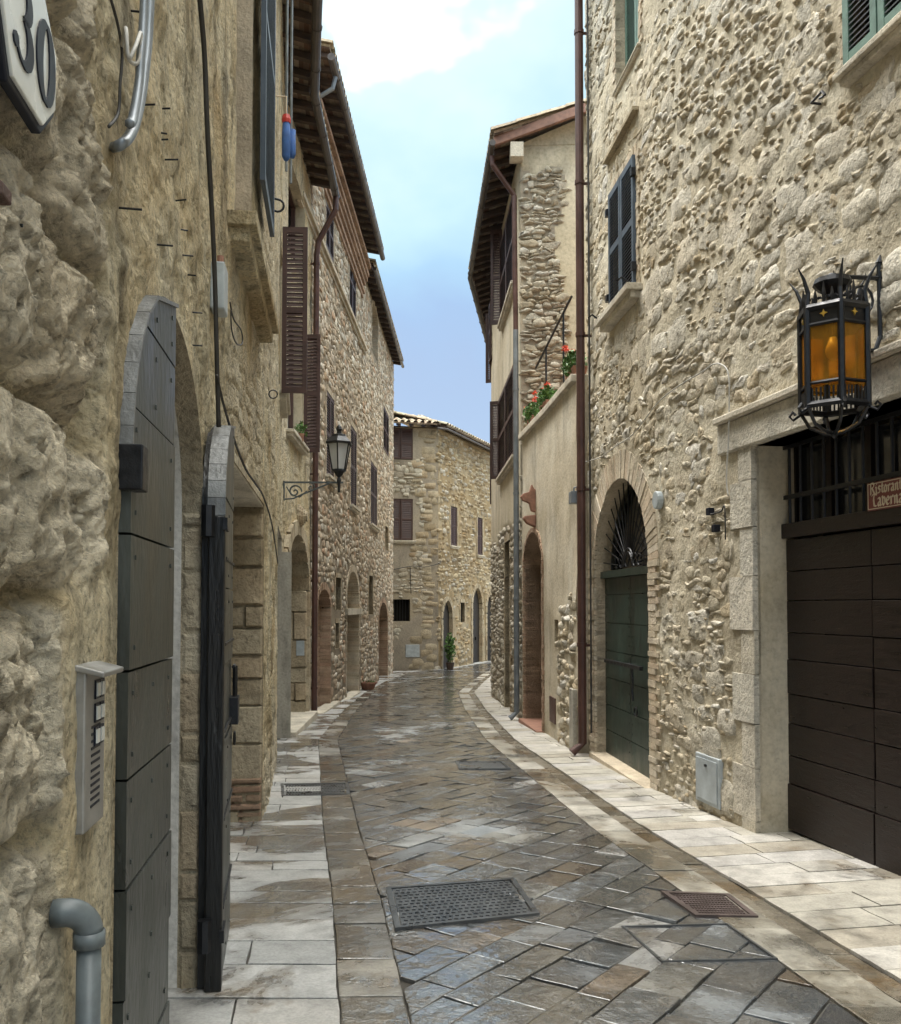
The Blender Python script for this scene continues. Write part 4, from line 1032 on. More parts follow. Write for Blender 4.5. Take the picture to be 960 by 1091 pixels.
w2 = [win(L2,347.8,356,415,506,.12), win(L2,373.5,380,452,538,.12), win(L2,347.2,355.5,212,262,.05), win(L2,372.3,379.3,262,326,.08)]
w3 = [win(L2,394.8,401.7,490,558,.14), win(L2,408.3,414.2,431,477,.12)]
n3 = arch(L2,396,402.4,323,.35,398,.12,.25, z0=L2.at(396,372)[1]); n3['z0'] = L2.at(396,372)[1]
sm2 = [win(L2,357.4,362.9,615,650,.08,.25), win(L2,357.2,361,664,692,.05,.25)]; sm3 = [win(L2,392.8,397,613,655,.1,.3), win(L2,410.3,413.5,560,585,.05,.25)]
a1 = arch(L2,338,351.5,628,.35,345,.14,.25); a2 = arch(L2,369.5,382,609,.65,376,.16,.35); a3 = arch(L2,403.6,412.7,642,.6,408,.16,.3)
ALL2 = w2+w3+[n3]+sm2+sm3+[a1,a2,a3]
def rubble_house(W, s0, s1, ztop, ops, parent, stone, mortar, seed, size=(.14,.34), hgt=(.09,.19), relief=.02, K=10, rings=(.55,.9,1.), extra=(), zlo=-1.4, hf=None, mask=None, cover=.95, sp=.12, bodym=None, squash=4.):
    h_ = hf or (lambda s, z: .03*(fbm(s*1.5, z*1.5, 4, seed)-.5))
    V, F, *_ = wall_grid(W, s0, s1, zlo, ztop, sp, [o for o in ops], h_)
    v2, f2 = stones(W, s0+.02, s1-.02, zlo, ztop-.05, size, hgt, ops, relief, K, rings, seed, cover, mask, squash=squash)
    v, f, mi, sm = merge([(V, F, 0, True), (v2, f2, 1, True)]+list(extra))
    mats = [mortar, stone]+[e_[4] for e_ in []]
    return mesh_obj('wall', v, f, mats, parent, smooth=sm, mi=mi)
rubble_house(L2, 0, SH, 10.6, ALL2, H2, M['l2_stone'], M['l2_mortar'], 11)
rubble_house(L2, -1.3, 0, 10.6, [], H2, M['l2_stone'], M['l2_mortar'], 14, zlo=8.5)
rubble_house(L2, SH, L2.c[-1], 10.3, ALL2, H3, M['l2_stone'], M['l2_mortar'], 12, size=(.16,.36), hgt=(.10,.2), K=8)
body(L2, 0, SH, 10.7, 7, H2, M['grey_plaster'], ends=(False, True)); body(L2, -1.3, 0, 10.7, 7, H2, M['l2_mortar'], zb=8.5, inner=False, ends=(True, False)); body(L2, SH, L2.c[-1], 10.4, 7, H3, M['f_stone'])
eave(L2, -1.35, SH-.02, 10.62, .52, H2, rafter=.40, gmat=M['gutter'], raf=(.08,.09))
eave(L2, SH+.05, L2.c[-1]+.15, 10.35, .30, H3, rafter=.5, gut=True, gmat=M['gutter'], gr=.05)
mb = MB()    # stepped brick cornice
for i, (z, o_) in enumerate(((9.55,.05),(9.66,.09),(9.77,.04),(9.88,.11),(9.99,.16),(10.10,.20),(10.21,.14),(10.32,.25))):
    s = -1.3; k = .17 if i in (2, 6) else .27
    while s < SH-.05:
        mb.box(L2.fr(s, z), 0, k-.02, 0, .095, -.02, o_); s += k if i not in (2,6) else k*1.6
mb.build('cornice', M['cornice_brick'], H2)
zc = L2.at(386.5, 375)[1]; mb = MB()
for dz, o_ in ((0,.05),(.09,.10),(.18,.06)):
    s = -1.3
    while s < SH-.1: mb.box(L2.fr(s, zc+dz), 0, .60, 0, .085, -.02, o_); s += .61
mb.build('string_course', M['buff_brick'], H2)
def shut_win(W, op, parent, mat=None, o=.0, recess=.06, sl=.07, sl_out=.10, sillm=None, leaves_=2, smat=None, do_sill=True):
    reveal(W, op, M['buff_brick'], parent, 0, op['d'])
    mb = MB(); mb.prism(lambda a,b,c: W.P(a,b,c), outline(op, .01), -op['d']-.02, -op['d']+.02); wo = mb.build('window', M['dark'], parent)
    wd = (op['s1']-op['s0'])/leaves_
    for i in range(leaves_): shutter(W.fr(op['s0']+wd*i+.01, op['z0']+.02, -recess), wd-.02, op['z1']-op['z0']-.04, mat or M['shut_brown'], wo, sl, smat)
    if do_sill: sill(W, op['s0']-.12, op['s1']+.12, op['z0'], parent, sl_out, .12, sillm)
for i, w_ in enumerate(w2):
    shut_win(L2, w_, H2, do_sill=(i < 2), recess=.03)
    ring_bricks(L2, w_, w_['ring'], .075, M['buff_brick'], H2, 'window_surround', .01, .1, seed=i)
for i, w_ in enumerate(w3):
    shut_win(L2, w_, H3, recess=.03, do_sill=(i == 0))
    ring_bricks(L2, w_, w_['ring'], .075, M['buff_brick'], H3, 'window_surround', .01, .1, seed=i+9)
for o_, P_, mt in ((a1,H2,'red_brick'),(a2,H2,'buff_brick'),(a3,H3,'red_brick'),(n3,H3,'buff_brick')):
    ring_bricks(L2, o_, o_['ring'], .07, M[mt], P_, 'arch_bricks', .012, o_['d'], seed=int(o_['s0']*7), zmin=(None if o_ is n3 else -1.3))
    mb = MB(); mb.prism(lambda a,b,c: L2.P(a,b,c), outline(o_, .01), -o_['d']-.03, -o_['d']+.01)
    mb.build('infill', M['red_brick'] if o_ is a1 else M['dark'] if o_ is n3 else M['brown_wood'] if o_ is a3 else M['l2_mortar'], P_)
    if o_ in (a1, a2):   # brick infilling, course by course
        mb = MB(); rg = random.Random(5); z = -1.3; i = 0
        top = o_['z1']+(o_['r'] if o_ is a1 else -.05)
        while z < top:
            s = o_['s0']+(i % 2)*-.12
            while s < o_['s1']:
                b0, b1 = max(s, o_['s0']), min(s+.235, o_['s1'])
                if b1-b0 > .03 and bool(inside(o_, np.array((b0+b1)/2), np.array(z+.05))): mb.box(L2.fr(0, 0), b0, b1, z, z+.055, -o_['d'], -o_['d']+.05+rg.uniform(-.006,.006))
                s += .25
            z += .066; i += 1
        mb.build('brick_infill', M['red_brick'] if o_ is a1 else M['buff_brick'], P_)
mb = MB(); zi = L2.at(376, 652)[1]; mb.prism(lambda a,b,c: L2.P(a,b,c), [(a2['s0']-.25, zi-.06),(a2['s1']+.25, zi-.06),(a2['s1']+.3, zi+.08),(a2['s0']-.3, zi+.08)], -.34, .07); mb.build('impost', M['sill'], H2)
for o_, P_ in [(x, H2) for x in sm2]+[(x, H3) for x in sm3]:
    reveal(L2, o_, M['jamb'], P_, 0, o_['d'], back=M['dark']); ring_bricks(L2, o_, .1, .25, M['jamb'], P_, 'window_surround', .015, .15, seed=3)
for x0, x1, P_ in ((362,369,H2),(384,392,H2)):
    pass
# rising pipe elbow at the head of the long stone house
mb = MB(); mb.tube([L2.P(-.9,10.55,.55), L2.P(-.9,10.35,.5), L2.P(-.9,10.1,.1), L2.P(-.9,9.5,.08)], .04, 8); mb.build('gutter_elbow', M['grey_pipe'], H2)
# doorsteps on the left
for i, (xa, xb) in enumerate(((336,355),(362,378))):
    sa_, sb_ = L2.at(xa, 760)[0], L2.at(xb, 745)[0]; mb = MB(); y_ = L2.P((sa_+sb_)/2,0)[1]; g_ = float(gz(y_))
    mb.prism(lambda a,b,c: L2.P(a,b,c), [(max(0,sa_),g_-.1),(sb_,g_-.1),(sb_,g_+.05-.02*i),(max(0,sa_),g_+.05-.02*i)], -.1, .14); mb.build('doorstep', M['sill'], H2, bevel=.01)
# terracotta bowl and pots by the left wall
def pot(px, py, r, h, label, name='flower_pot', fol=None, seed=1):
    x, y = gpt(px, py); g_ = float(gz(y)); t = thing(name, label, 'flower pot', (x, y, g_))
    mb = MB(); mb.lathe((x,y,g_+.008), [(r*.55,0),(r*.62,.01),(r*.95,h*.8),(r*1.05,h*.82),(r*1.05,h),(r*.9,h),(r*.88,h*.8)], 16); mb.build('pot', M['terracotta'], t, smooth=False)
    if fol: mb = MB(); leaves(mb, (x,y,g_+h+fol[1]*.6), (fol[0],fol[0],fol[1]), fol[2], fol[3], seed); mb.build('foliage', M['leaf'], t)
pot(392, 735, .24, .20, 'wide terracotta bowl on the left pavement beside the arched recess', 'terracotta_bowl', (.2,.03,30,.03))
pot(379.5, 727, .10, .26, 'small plant pot right behind the wide terracotta bowl', 'flower_pot', (.14,.18,60,.05), 3)
pot(413, 717.5, .13, .3, 'lone small clay pot at the far left wall corner', 'flower_pot')

# ---------------------------------------------------------------- house closing the street
FW = Wall([(-7,33.6),(-.47,35),(1.68,40.3),(5,46)], 1)
HF = house('ochre stone corner house closing the end of the street under a mossy tiled roof', FW, FW.c[1], name='corner_house')
cs_ = FW.c[1]
wf = [win(FW,413,440,455,489,.05,.15), win(FW,413,440,531,575.5,.05,.15), win(FW,413,437,638.5,662,.05,.25)]
wr = [win(FW,480,487,539,581,.12,.15), win(FW,508.5,514,551,591,.12,.15)]
wsm = win(FW,490.2,494.6,642,663,.1,.1)
ar = [arch(FW,471.5,481.5,640,.7,477,.18,.13), arch(FW,503.3,513.2,626.5,.9,508,.2,.13), arch(FW,518.5,528,634,.8,523,.2,.13)]
FO = wf+wr+[wsm]+ar
hfF = lambda s, z: .06*(fbm(s*.8, z*.8, 4, 77)-.5)
V, F, S_, Z_, _ = wall_grid(FW, 0, FW.c[-1], -1.6, 8.4, .14, FO, hfF); lf_ = S_.ravel()[F[:,0]] < cs_-.01
mL = lambda s, z: (s < cs_-.5) & (fbm(s*.5+1, z*.5, 3, 91) < .60)
mR = lambda s, z: s > cs_
mQ = lambda s, z: (s > cs_-.95) & (s < cs_-.02)
vA, fA = stones(FW, 1, cs_, -1.4, 8.3, (.16,.42), (.10,.22), FO, .03, 9, (.55,.9,1.), 31, .93, mL, warp=.03)
vB, fB = stones(FW, cs_, FW.c[-1], -1.4, 8.3, (.18,.42), (.12,.22), FO, .05, 8, (.55,1.), 32, .88, mR)
vC, fC = stones(FW, cs_-.95, cs_, -1.4, 8.3, (.4,.6), (.26,.4), FO, .03, 8, (.7,1.), 33, 1., mQ, squash=7)
v, f, mi, sm = merge([(V, F[~lf_], 0, True), (V, F[lf_], 3, True), (vA, fA, 4, True), (vB, fB, 1, True), (vC, fC, 2, True)])
mesh_obj('wall', v, f, [M['f_mortar'], M['f_stone'], M['jamb'], M['f_grey'], M['gable_stone']], HF, smooth=sm, mi=mi)
body(FW, 0, FW.c[-1], 8.45, 8, HF, M['f_stone'])
eave(FW, 0, cs_+.1, 8.35, .35, HF, rafter=.5, gut=False, tile_d=.26, pitch=.28); eave(FW, cs_-.1, FW.c[-1], 8.35, .35, HF, rafter=.5, gut=True, gr=.045, tile_d=.26, pitch=.28)
for i, o_ in enumerate(wf[:2]):
    shut_win(FW, o_, HF, do_sill=(i == 1), recess=.04, sl=.09)
reveal(FW, wf[2], M['jamb'], HF, 0, .25, back=M['dark'])
mb = MB()
for i in range(8):
    x = wf[2]['s0']+(wf[2]['s1']-wf[2]['s0'])*(i+.5)/8; mb.tube([FW.P(x, wf[2]['z0'], -.1), FW.P(x, wf[2]['z1'], -.1)], .012, 5)
mb.build('window_grille', M['iron'], HF)
for o_ in wr: shut_win(FW, o_, HF, recess=.04, sl=.09); ring_bricks(FW, o_, .12, .2, M['jamb'], HF, 'window_surround', .02, .1)
reveal(FW, wsm, M['jamb'], HF, 0, .1, back=M['dark']); ring_bricks(FW, wsm, .14, .25, M['jamb'], HF, 'window_surround', .03, .1)
for i, o_ in enumerate(ar):
    ring_bricks(FW, o_, o_['ring'], .2, M['jamb'], HF, 'arch_stones', .04, .13, seed=i, zmin=-1.3)
    mb = MB(); mb.prism(lambda a,b,c: FW.P(a,b,c), outline(o_, .01), -.2, -.12); dd = mb.build('door', M['dark_door'], HF)
    mb = MB(); mb.box(FW.fr(o_['c'], .0, -.12), .1, .16, 0, .14, 0, .05); mb.build('handle', M['iron'], dd)
s, z = FW.at(439.5, 693.5); mb = MB(); mb.box(FW.fr(s, z), -.27, .27, -.24, .24, -.02, .03); o_ = mb.build('utility_cover', M['utility'], bevel=.01); o_['label'] = 'grey metal utility cover low on the left face of the corner house'; o_['category'] = 'utility cover'
s, z = FW.at(508.5, 664, .1); mb = MB(); mb.box(FW.fr(s-.1, z, -.12), -.14, .14, -.18, .14, 0, .12); mb.box(FW.fr(s-.1, z, -.12), -.15, .15, .14, .17, 0, .14); o_ = mb.build('letter_box', M['ink'], bevel=.01); o_['label'] = 'dark letter box in the second arched doorway of the corner house'; o_['category'] = 'letter box'
cable('facade_wire', 'thin wire strung along the left face of the corner house under the window', [(418,607),(440,603),(452,604),(466,601),(470,598)], .015, M['cable'], W=FW, o=.06)
cable('facade_wire', 'short vertical wire above the utility cover on the corner house', [(437,604),(437.5,618),(438,632)], .015, M['cable'], W=FW, o=.06)
x, y = gpt(474, 712); g_ = float(gz(y)); p = FW.at(474, 700, .3); c = FW.P(FW.c[1]+.35, g_, .35)
t = thing('potted_shrub', 'tall leafy green shrub in a pot by the first arched door of the corner house', 'potted plant', c)
mb = MB(); mb.lathe(c, [(.12,0),(.17,.28),(.15,.28)], 12); mb.build('pot', M['rafter'], t)
mb = MB(); leaves(mb, (c[0],c[1],c[2]+.85), (.22,.22,.60), 300, .075, 6); mb.build('foliage', M['leaf'], t)
mb = MB(); mb.tube([c, (c[0],c[1],c[2]+1.2)], .02, 5); mb.build('stem', M['rafter'], t)

# ---------------------------------------------------------------- right: cream house at the bend
R3 = Wall([(5.2,15.0),(1.21,15.3),(.97,21.3),(1.75,28),(4,34)], -1)
c3 = R3.c[1]; H4 = house('cream plastered house at the bend with rubble corner, deep eaves and brown shutters', R3, c3+3)
ZE = 9.35
def w3w(x0, x1, yt, yb, xr, ring=.1, d=.2):   # heights read at xr
    a = R3.at(x0, (yt+yb)/2)[0]; b = R3.at(x1, (yt+yb)/2)[0]; z1 = R3.at(xr, yt)[1]; z0 = R3.at(xr, yb)[1]
    return opening(a, b, z0, z1, 0, ring, d)
r3w = [w3w(535,549,207,303,548.5), w3w(533,549.8,388,486,549.5), w3w(521.5,524.5,322,385,524)]
r3d = w3w(538.2,543.8,575,755,543.5,.12,.35); r3d['z0'] = -1.5
r3o = r3w+[r3d]
mfront = lambda s, z: (s > c3) & (z < 3.05+.5*(fbm(s*.8, z*0, 2, 8)-.5))
edge3 = lambda z: c3-(.62+.45*(fbm(z*0+1, z*1.3, 3, 19)-.3)+.35*sstep(6.5, 4.2, z))
mgab = lambda s, z: (s < c3-.01) & (s > edge3(z)) & (z < 8.9+.3*fbm(s*3, z*0, 2, 5))
V, F, S_, Z_, _ = wall_grid(R3, 0, R3.c[-1], -1.4, ZE+.05, .06, r3o, lambda s, z: .02*(fbm(s*1.2, z*1.2, 3, 55)-.5)-.03*(mfront(s, z) | mgab(s, z))*fbm(s*5, z*5, 3, 66))
vA, fA = stones(R3, c3, R3.c[-1], -1.3, 3.3, (.14,.34), (.09,.18), r3o, .03, 9, (.55,1.), 41, .95, mfront)
vB, fB = stones(R3, c3-1.6, c3-.02, 2, 9.2, (.09,.27), (.05,.12), r3o, .035, 14, (.5,.8,.93,1.), 42, .99, mgab, warp=.028, rough=.2)
sf, zf = S_.ravel()[F[:,0]], Z_.ravel()[F[:,0]]; rubb = mfront(sf, zf) | mgab(sf, zf)
v, f, mi, sm = merge([(V, F[~rubb], 0, True), (V, F[rubb], 3, True), (vA, fA, 1, True), (vB, fB, 1, True)])
mesh_obj('wall', v, f, [M['r3_plaster'], M['gable_stone'], M['l2_stone'], M['f_grey']], H4, smooth=sm, mi=mi)
body(R3, 0.01, R3.c[-1], ZE+.08, 8, H4, M['r3_plaster'], ends=(False, True))
R3R = Wall([(1.221,15.06),(.97,21.3),(1.75,28),(4,34)], -1)
eave(R3R, 0, R3R.c[-1], ZE, .48, H4, rafter=.42, pitch=.33, gmat=M['gutter'], gr=.055, up=4.2)
# gable: triangle of wall and the brown barge board under the verge tiles
fg = lambda a, b, c: (a, 15.3+c-.075*(a-1.21), b)
mb = MB(); mb.prism(fg, [(1.2,ZE),(5.2,ZE),(5.2,ZE+.35+.33*4.2),(1.2,ZE+.12)], .01, .3); mb.build('gable', M['r3_plaster'], H4)
mb = MB(); mb.prism(fg, [(.74,ZE-.02),(5.2,ZE-.02+.33*4.5),(5.2,ZE+.14+.33*4.5),(.74,ZE+.14)], -.26, -.18); mb.build('barge_board', M['barge'], H4, bevel=.008)
mb = MB(); mb.box(lambda a,b,c: (a,c,b), 1.02, 1.24, ZE-.22, ZE+.03, 15.05, 15.32); mb.build('corbel', M['sill'], H4)
mb = MB(); sp_ = c3+.10
npx = R3.P(c3+.1, 0, .1)
mb.tube([R3.P(c3+.02,ZE-.1,.50), R3.P(c3+.02,ZE-.25,.48), R3.P(sp_,ZE-.75,.10), R3.P(sp_,6.2,.08)], .045, 10); mb.build('downpipe', M['copper_pipe'], H4)
mb = MB(); mb.tube([R3.P(sp_,6.25,.08), R3.P(sp_,float(gz(15.4))+.15,.08), R3.P(sp_,float(gz(15.4))+.04,.2)], .048, 10)
for zz in (5.2, 3.4, 1.6): mb.tube([R3.P(sp_,zz,.08), R3.P(sp_,zz+.04,.08)], .056, 10)
mb.build('downpipe', M['grey_pipe'], H4, label='grey lower half of the downpipe')
for i, o_ in enumerate(r3w):
    shut_win(R3, o_, H4, M['shut_brown'], recess=-.02, sl=.07, do_sill=(i < 2))
    ring_bricks(R3, o_, .09, .09, M['red_brick'] if i < 2 else M['buff_brick'], H4, 'window_surround', .012, .1, seed=i)
# leaves standing open, seen edge-on from the street
shutter(R3.fr(r3w[0]['s1'], r3w[0]['z0'], .0, R(75)), .24, 2.0, M['shut_brown'], H4, .07)
shutter(R3.fr(r3w[1]['s1'], r3w[1]['z0'], .0, R(70)), .22, r3w[1]['z1']-r3w[1]['z0'], M['shut_brown'], H4, .07)
s_a = R3.at(523, 480)[0]+.6
z_a, z_b = R3.at(519, 545)[1], R3.at(519, 462)[1]
shutter(R3.fr(c3+7.8, 4.1, .0, R(80)), .16, 2.1, M['shut_brown'], H4, .07)
shutter(R3.fr(c3+6.4, 6.9, .0, R(80)), .16, 1.7, M['shut_brown'], H4, .07)
reveal(R3, r3d, M['jamb'], H4, 0, .35); ring_bricks(R3, r3d, .12, .3, M['jamb'], H4, 'door_surround', .015, .3, zmin=-1.3)
mb = MB(); mb.prism(lambda a,b,c: R3.P(a,b,c), outline(r3d, .01), -.38, -.32); mb.build('door', M['brown_wood'], H4)
s, z = R3.at(541, 639); mb = MB(); mb.box(R3.fr(s, z, -.1), -.3, .3, -.12, .12, 0, .04); o_ = mb.build('letter_box', M['utility'], bevel=.01); o_['label'] = 'small grey box across the narrow doorway of the cream house'; o_['category'] = 'letter box'

# ---------------------------------------------------------------- right: low plastered wall carrying a terrace
R2 = Wall([(1.575,11.2),(1.42,13.2),(1.215,15.28)], -1)
H5 = house('low cream plastered building with a roof terrace and tall brick arched doorway', R2, 2, name='terrace_building')
oB = opening(R2.at(558.8,680)[0], R2.at(578.2,680)[0], -1.2, R2.at(566,604)[1], .62, .07, .55)
oB['r'] = R2.at(568.5,567)[1]-oB['z1']
nich = win(R2,590.8,594.6,660,690,.02,.2); vent = win(R2,586.5,592,742,768,.0,.08)
ZT = R2.at(612, 408)[1]
V, F, *_ = wall_grid(R2, 0, R2.c[-1], -1.2, ZT, .06, [oB, nich, vent], lambda s, z: .035*(fbm(s*1.3, z*1.3, 4, 61)-.5))
mlo = lambda s, z: (s < 1.0+.5*fbm(s*0, z*1.2, 2, 4)) & (z < 1.1+.8*fbm(s, z, 2, 9)) & (s > .05)
vA, fA = stones(R2, 0, 1.8, -1, 1.9, (.14,.3), (.08,.18), [oB, nich, vent], .035, 12, (.5,.85,1.), 51, .9, mlo)
v, f, mi, sm = merge([(V, F, 0, True), (vA, fA, 1, True)])
mesh_obj('wall', v, f, [M['r2_plaster'], M['r1_stone']], H5, smooth=sm, mi=mi)
mb = MB(); mb.add([(R2.P(0,0)[0],11.2,-1.2),(5,11.2,-1.2),(5,11.2,ZT),(R2.P(0,0)[0],11.2,ZT)], [(0,1,2,3)]); mb.build('side_wall', M['r2_plaster'], H5)
mb = MB(); mb.add([(R2.P(0,0)[0]+.05,11.2,ZT-.04),(5.2,11.2,ZT-.04),(5.2,15.3,ZT-.04),(R2.P(R2.c[-1],0)[0]+.02,15.25,ZT-.04)], [(0,1,2,3)]); mb.build('terrace_floor', M['terracotta'], H5)
mb = MB()
for a, b in ((0, R2.c[1]), (R2.c[1], R2.c[2]-.03)):
    mb.prism(lambda x,y,c: R2.P(x,y,c), [(a,ZT-.01),(b-.003,ZT-.01),(b-.003,ZT+.09),(a,ZT+.09)], -.25, .07)
mb.build('coping', M['sill'], H5, bevel=.012)
ring_bricks(R2, oB, .075, .065, M['red_brick'], H5, 'arch_bricks', .02, .55, seed=5, alt=.2, zmin=-1.1)
reveal(R2, oB, M['red_brick'], H5, .02, .55)
mb = MB(); mb.prism(lambda a,b,c: R2.P(a,b,c), outline(oB, .01), -.56, -.50); mb.build('door', M['brown_wood'], H5)
g_ = float(gz(14.3)); mb = MB(); mb.prism(lambda a,b,c: R2.P(a,b,c), [(oB['s0']-.03,g_-.1),(oB['s1']+.03,g_-.1),(oB['s1']+.03,g_+.05),(oB['s0']-.03,g_+.05)], -.55, .1); mb.build('threshold', M['terracotta'], H5, bevel=.008)
reveal(R2, nich, M['jamb'], H5, 0, .2, back=M['dark'])
mb = MB(); mb.prism(lambda a,b,c: R2.P(a,b,c), outline(vent, .01), -.05, .015); mb.build('vent_door', M['copper_pipe'], H5)
# terracotta horse-head bracket above the arch
s, z = R2.at(567, 535, .05); f = R2.fr(s, z, 0, math.pi/2)
t = thing('wall_ornament', 'terracotta animal head bracket jutting out above the brick arched doorway', 'ornament', R2.P(s, z, 0))
prof = [(0,-.16),(.07,-.14),(.10,-.02),(.20,.02),(.24,.08),(.20,.13),(.10,.16),(.06,.28),(.02,.20),(0,.2)]
fo = lambda a,b,c: R2.P(s+c, z+b, a)
mb = MB(); mb.prism(fo, prof, -.05, .05); mb.build('head', M['terracotta'], t, bevel=.02)
mb = MB(); mb.prism(fo, [(0,-.40),(.14,-.34),(.20,-.26),(.18,-.22),(0,-.20)], -.07, .07); mb.build('corbel', M['terracotta'], t, bevel=.02)
s, z = R2.at(611, 531, .05); mb = MB(); mb.box(R2.fr(s, z), -.11, .05, -.07, .08, -.01, .10); mb.tube([R2.P(s-.03,z+.08,.05), R2.P(s-.03,z+.13,.05), R2.P(s-.1,z+.13,0)], .012, 6)
o_ = mb.build('wall_light', M['grey_pipe'], bevel=.008); o_['label'] = 'small grey wall light left of the long brown downpipe'; o_['category'] = 'wall light'
s, z = R2.at(609, 772, .05); mb = MB(); mb.box(R2.fr(s, z), -.12, .10, -.45, .45, -.02, .06); o_ = mb.build('meter_box', M['grey_plaster'], bevel=.01); o_['label'] = 'tall narrow grey meter box at the foot of the brown downpipe'; o_['category'] = 'meter box'
# handrail on the terrace
t = thing('terrace_handrail', 'thin black sloping iron handrail on two posts on the roof terrace', 'handrail', (1.9, 13.5, ZT))
def onY(px, py, Y): r = ray(px, py); k = Y/r[1]; return (r[0]*k, Y, EYE+r[2]*k)
def p_at(px, py, Y): return onY(px, py, Y)
q0, q1 = p_at(571,392,14.6), p_at(609,316,12.2); dr = [q1[i]-q0[i] for i in range(3)]
mb = MB(); mb.tube([q0, q1], .018, 6); mb.build('rail', M['iron'], t)
for k_ in (.32, .80):
    a = tuple(q0[i]+dr[i]*k_ for i in range(3)); mb = MB(); mb.tube([a, (a[0], a[1], ZT-.02)], .014, 6); mb.build('post', M['iron'], t)
# geraniums along the coping
for i, (s, sd_, lab) in enumerate(((.45,1,'geranium with one red bloom nearest the brown downpipe on the terrace edge'),(2.35,2,'middle geranium trough with red blooms on the terrace edge'),(3.45,3,'geranium beside the grey downpipe at the far end of the terrace edge'))):
    c = R2.P(s, ZT+.09, -.10); t = thing('geranium', lab, 'potted plant', c, 'geraniums on the terrace coping')
    f = R2.fr(s, ZT+.09, -.10); mb = MB()
    mb.hexa([f(-.22,0,-.07),f(.22,0,-.07),f(.22,0,.07),f(-.22,0,.07),f(-.26,.16,-.1),f(.26,.16,-.1),f(.26,.16,.1),f(-.26,.16,.1)]); mb.build('trough', M['terracotta'], t, bevel=.01)
    mb = MB(); leaves(mb, f(0,.24,.02), (.17,.36,.17), 420, .042, i+11); mb.build('foliage', M['leaf'], t)
    rg = np.random.RandomState(i+3)
    for j in range((2,4,3)[i]):
        p = f(rg.uniform(-.3,.3), rg.uniform(.28,.46), rg.uniform(.0,.16)); mb = MB(); leaves(mb, p, (.05,.05,.045), 26, .026, j+50*i); mb.build('bloom', M['flower'], t)
        mb = MB(); mb.tube([f(0,.1,0), p], .004, 4); mb.build('stem', M['leaf'], t)
# ---------------------------------------------------------------- right: large stone house
R1 = Wall([(3.765,-1),(1.96,8.5),(1.71,11.15)], -1)
R1Y = R1.sy
H6 = house('large pale rubble stone house on the right with green arched door and big brown door', R1, R1Y(7))
tv = opening(R1.at(804,650)[0], R1Y(4.62), -.8, R1.at(804,474)[1], 0, .0, .30)
gd = opening(R1.at(634.2,720)[0], R1.at(692.0,720)[0], -1, 0, 0, .30, .17)
zap = R1.at(664, 508)[1]; gd['z1'] = R1.at(634.5, 612)[1]; gd['r'] = zap-gd['z1']
def wr1(x0, x1, xr, yt, yb, d=.12, ring=.08): 
    ym = (yt+yb)/2; return opening(R1.at(x0,ym)[0], R1.at(x1,ym)[0], R1.at(xr,yb)[1], R1.at(xr,yt)[1], 0, ring, d)
g1 = wr1(651.5,678.8,651.5,207,338); g2 = wr1(656,681,656,-120,100,.25,.1); g3 = wr1(904,985,904,-230,80,.12,.1)
O6 = [tv, gd, g1, g2, g3]
blockm = lambda s, z: fbm(s*.55+3, z*.42, 3, 71)
def hR1(s, z): return .05*(fbm(s*.5, z*.5, 3, 70)-.5)+.034*(fbm(s*2.6, z*2.6, 4, 73)-.50)+.018*(fbm(s*13, z*13, 3, 74)-.5)
def spR(s): return .035
V, F, *_ = wall_grid(R1, 0, R1.c[-1], -1.2, 10.2, .035, O6, hR1)
big = lambda s, z: blockm(s, z) > .50
sml = lambda s, z: blockm(s, z) <= .52
sB = R1Y(8.5)
lint = opening(tv['s0']-.3, tv['s1']+.6, tv['z1']-.1, tv['z1']+.34)
jb = opening(tv['s1'] if tv['s1'] < tv['s0'] else tv['s0']-.3, tv['s1']+.3, -1.3, tv['z1'])
EX = O6+[lint, jb]
vA, fA = stones(R1, 0, R1.c[-1], -1.1, 10.1, (.07,.27), (.05,.15), EX, .0115, 15, (.35,.62,.85,.95,1.), 81, .84, sml, squash=3.4, rough=.26, sink=.009, warp=.028, base=lambda s, z: .05*(fbm(s*.5, z*.5, 3, 70)-.5))
vB, fB = stones(R1, 0, R1.c[-1], -1.1, 10.1, (.22,.46), (.16,.32), EX, .015, 18, (.3,.6,.88,.96,1.), 82, .92, big, squash=7, gap=.03, rough=.08, sink=.010, warp=.022, base=lambda s, z: .05*(fbm(s*.5, z*.5, 3, 70)-.5))
vC, fC = stones(R1, 0, R1.c[-1], -1.1, 10.1, (.06,.15), (.04,.08), EX, .018, 8, (.6,1.), 83, .5, big, sink=.012)
v, f, mi, sm = merge([(V, F, 0, True), (vA, fA, 1, True), (vB, fB, 2, True), (vC, fC, 1, True)])
mesh_obj('wall', v, f, [M['r1_mortar'], M['r1_stone'], M['r1_block']], H6, smooth=sm, mi=mi)
body(R1, 0, R1.c[-1], 10.2, 8, H6, M['r1_mortar'])
eave(R1, 0, R1.c[-1]+.1, 10.25, .35, H6, rafter=.5, gut=False)
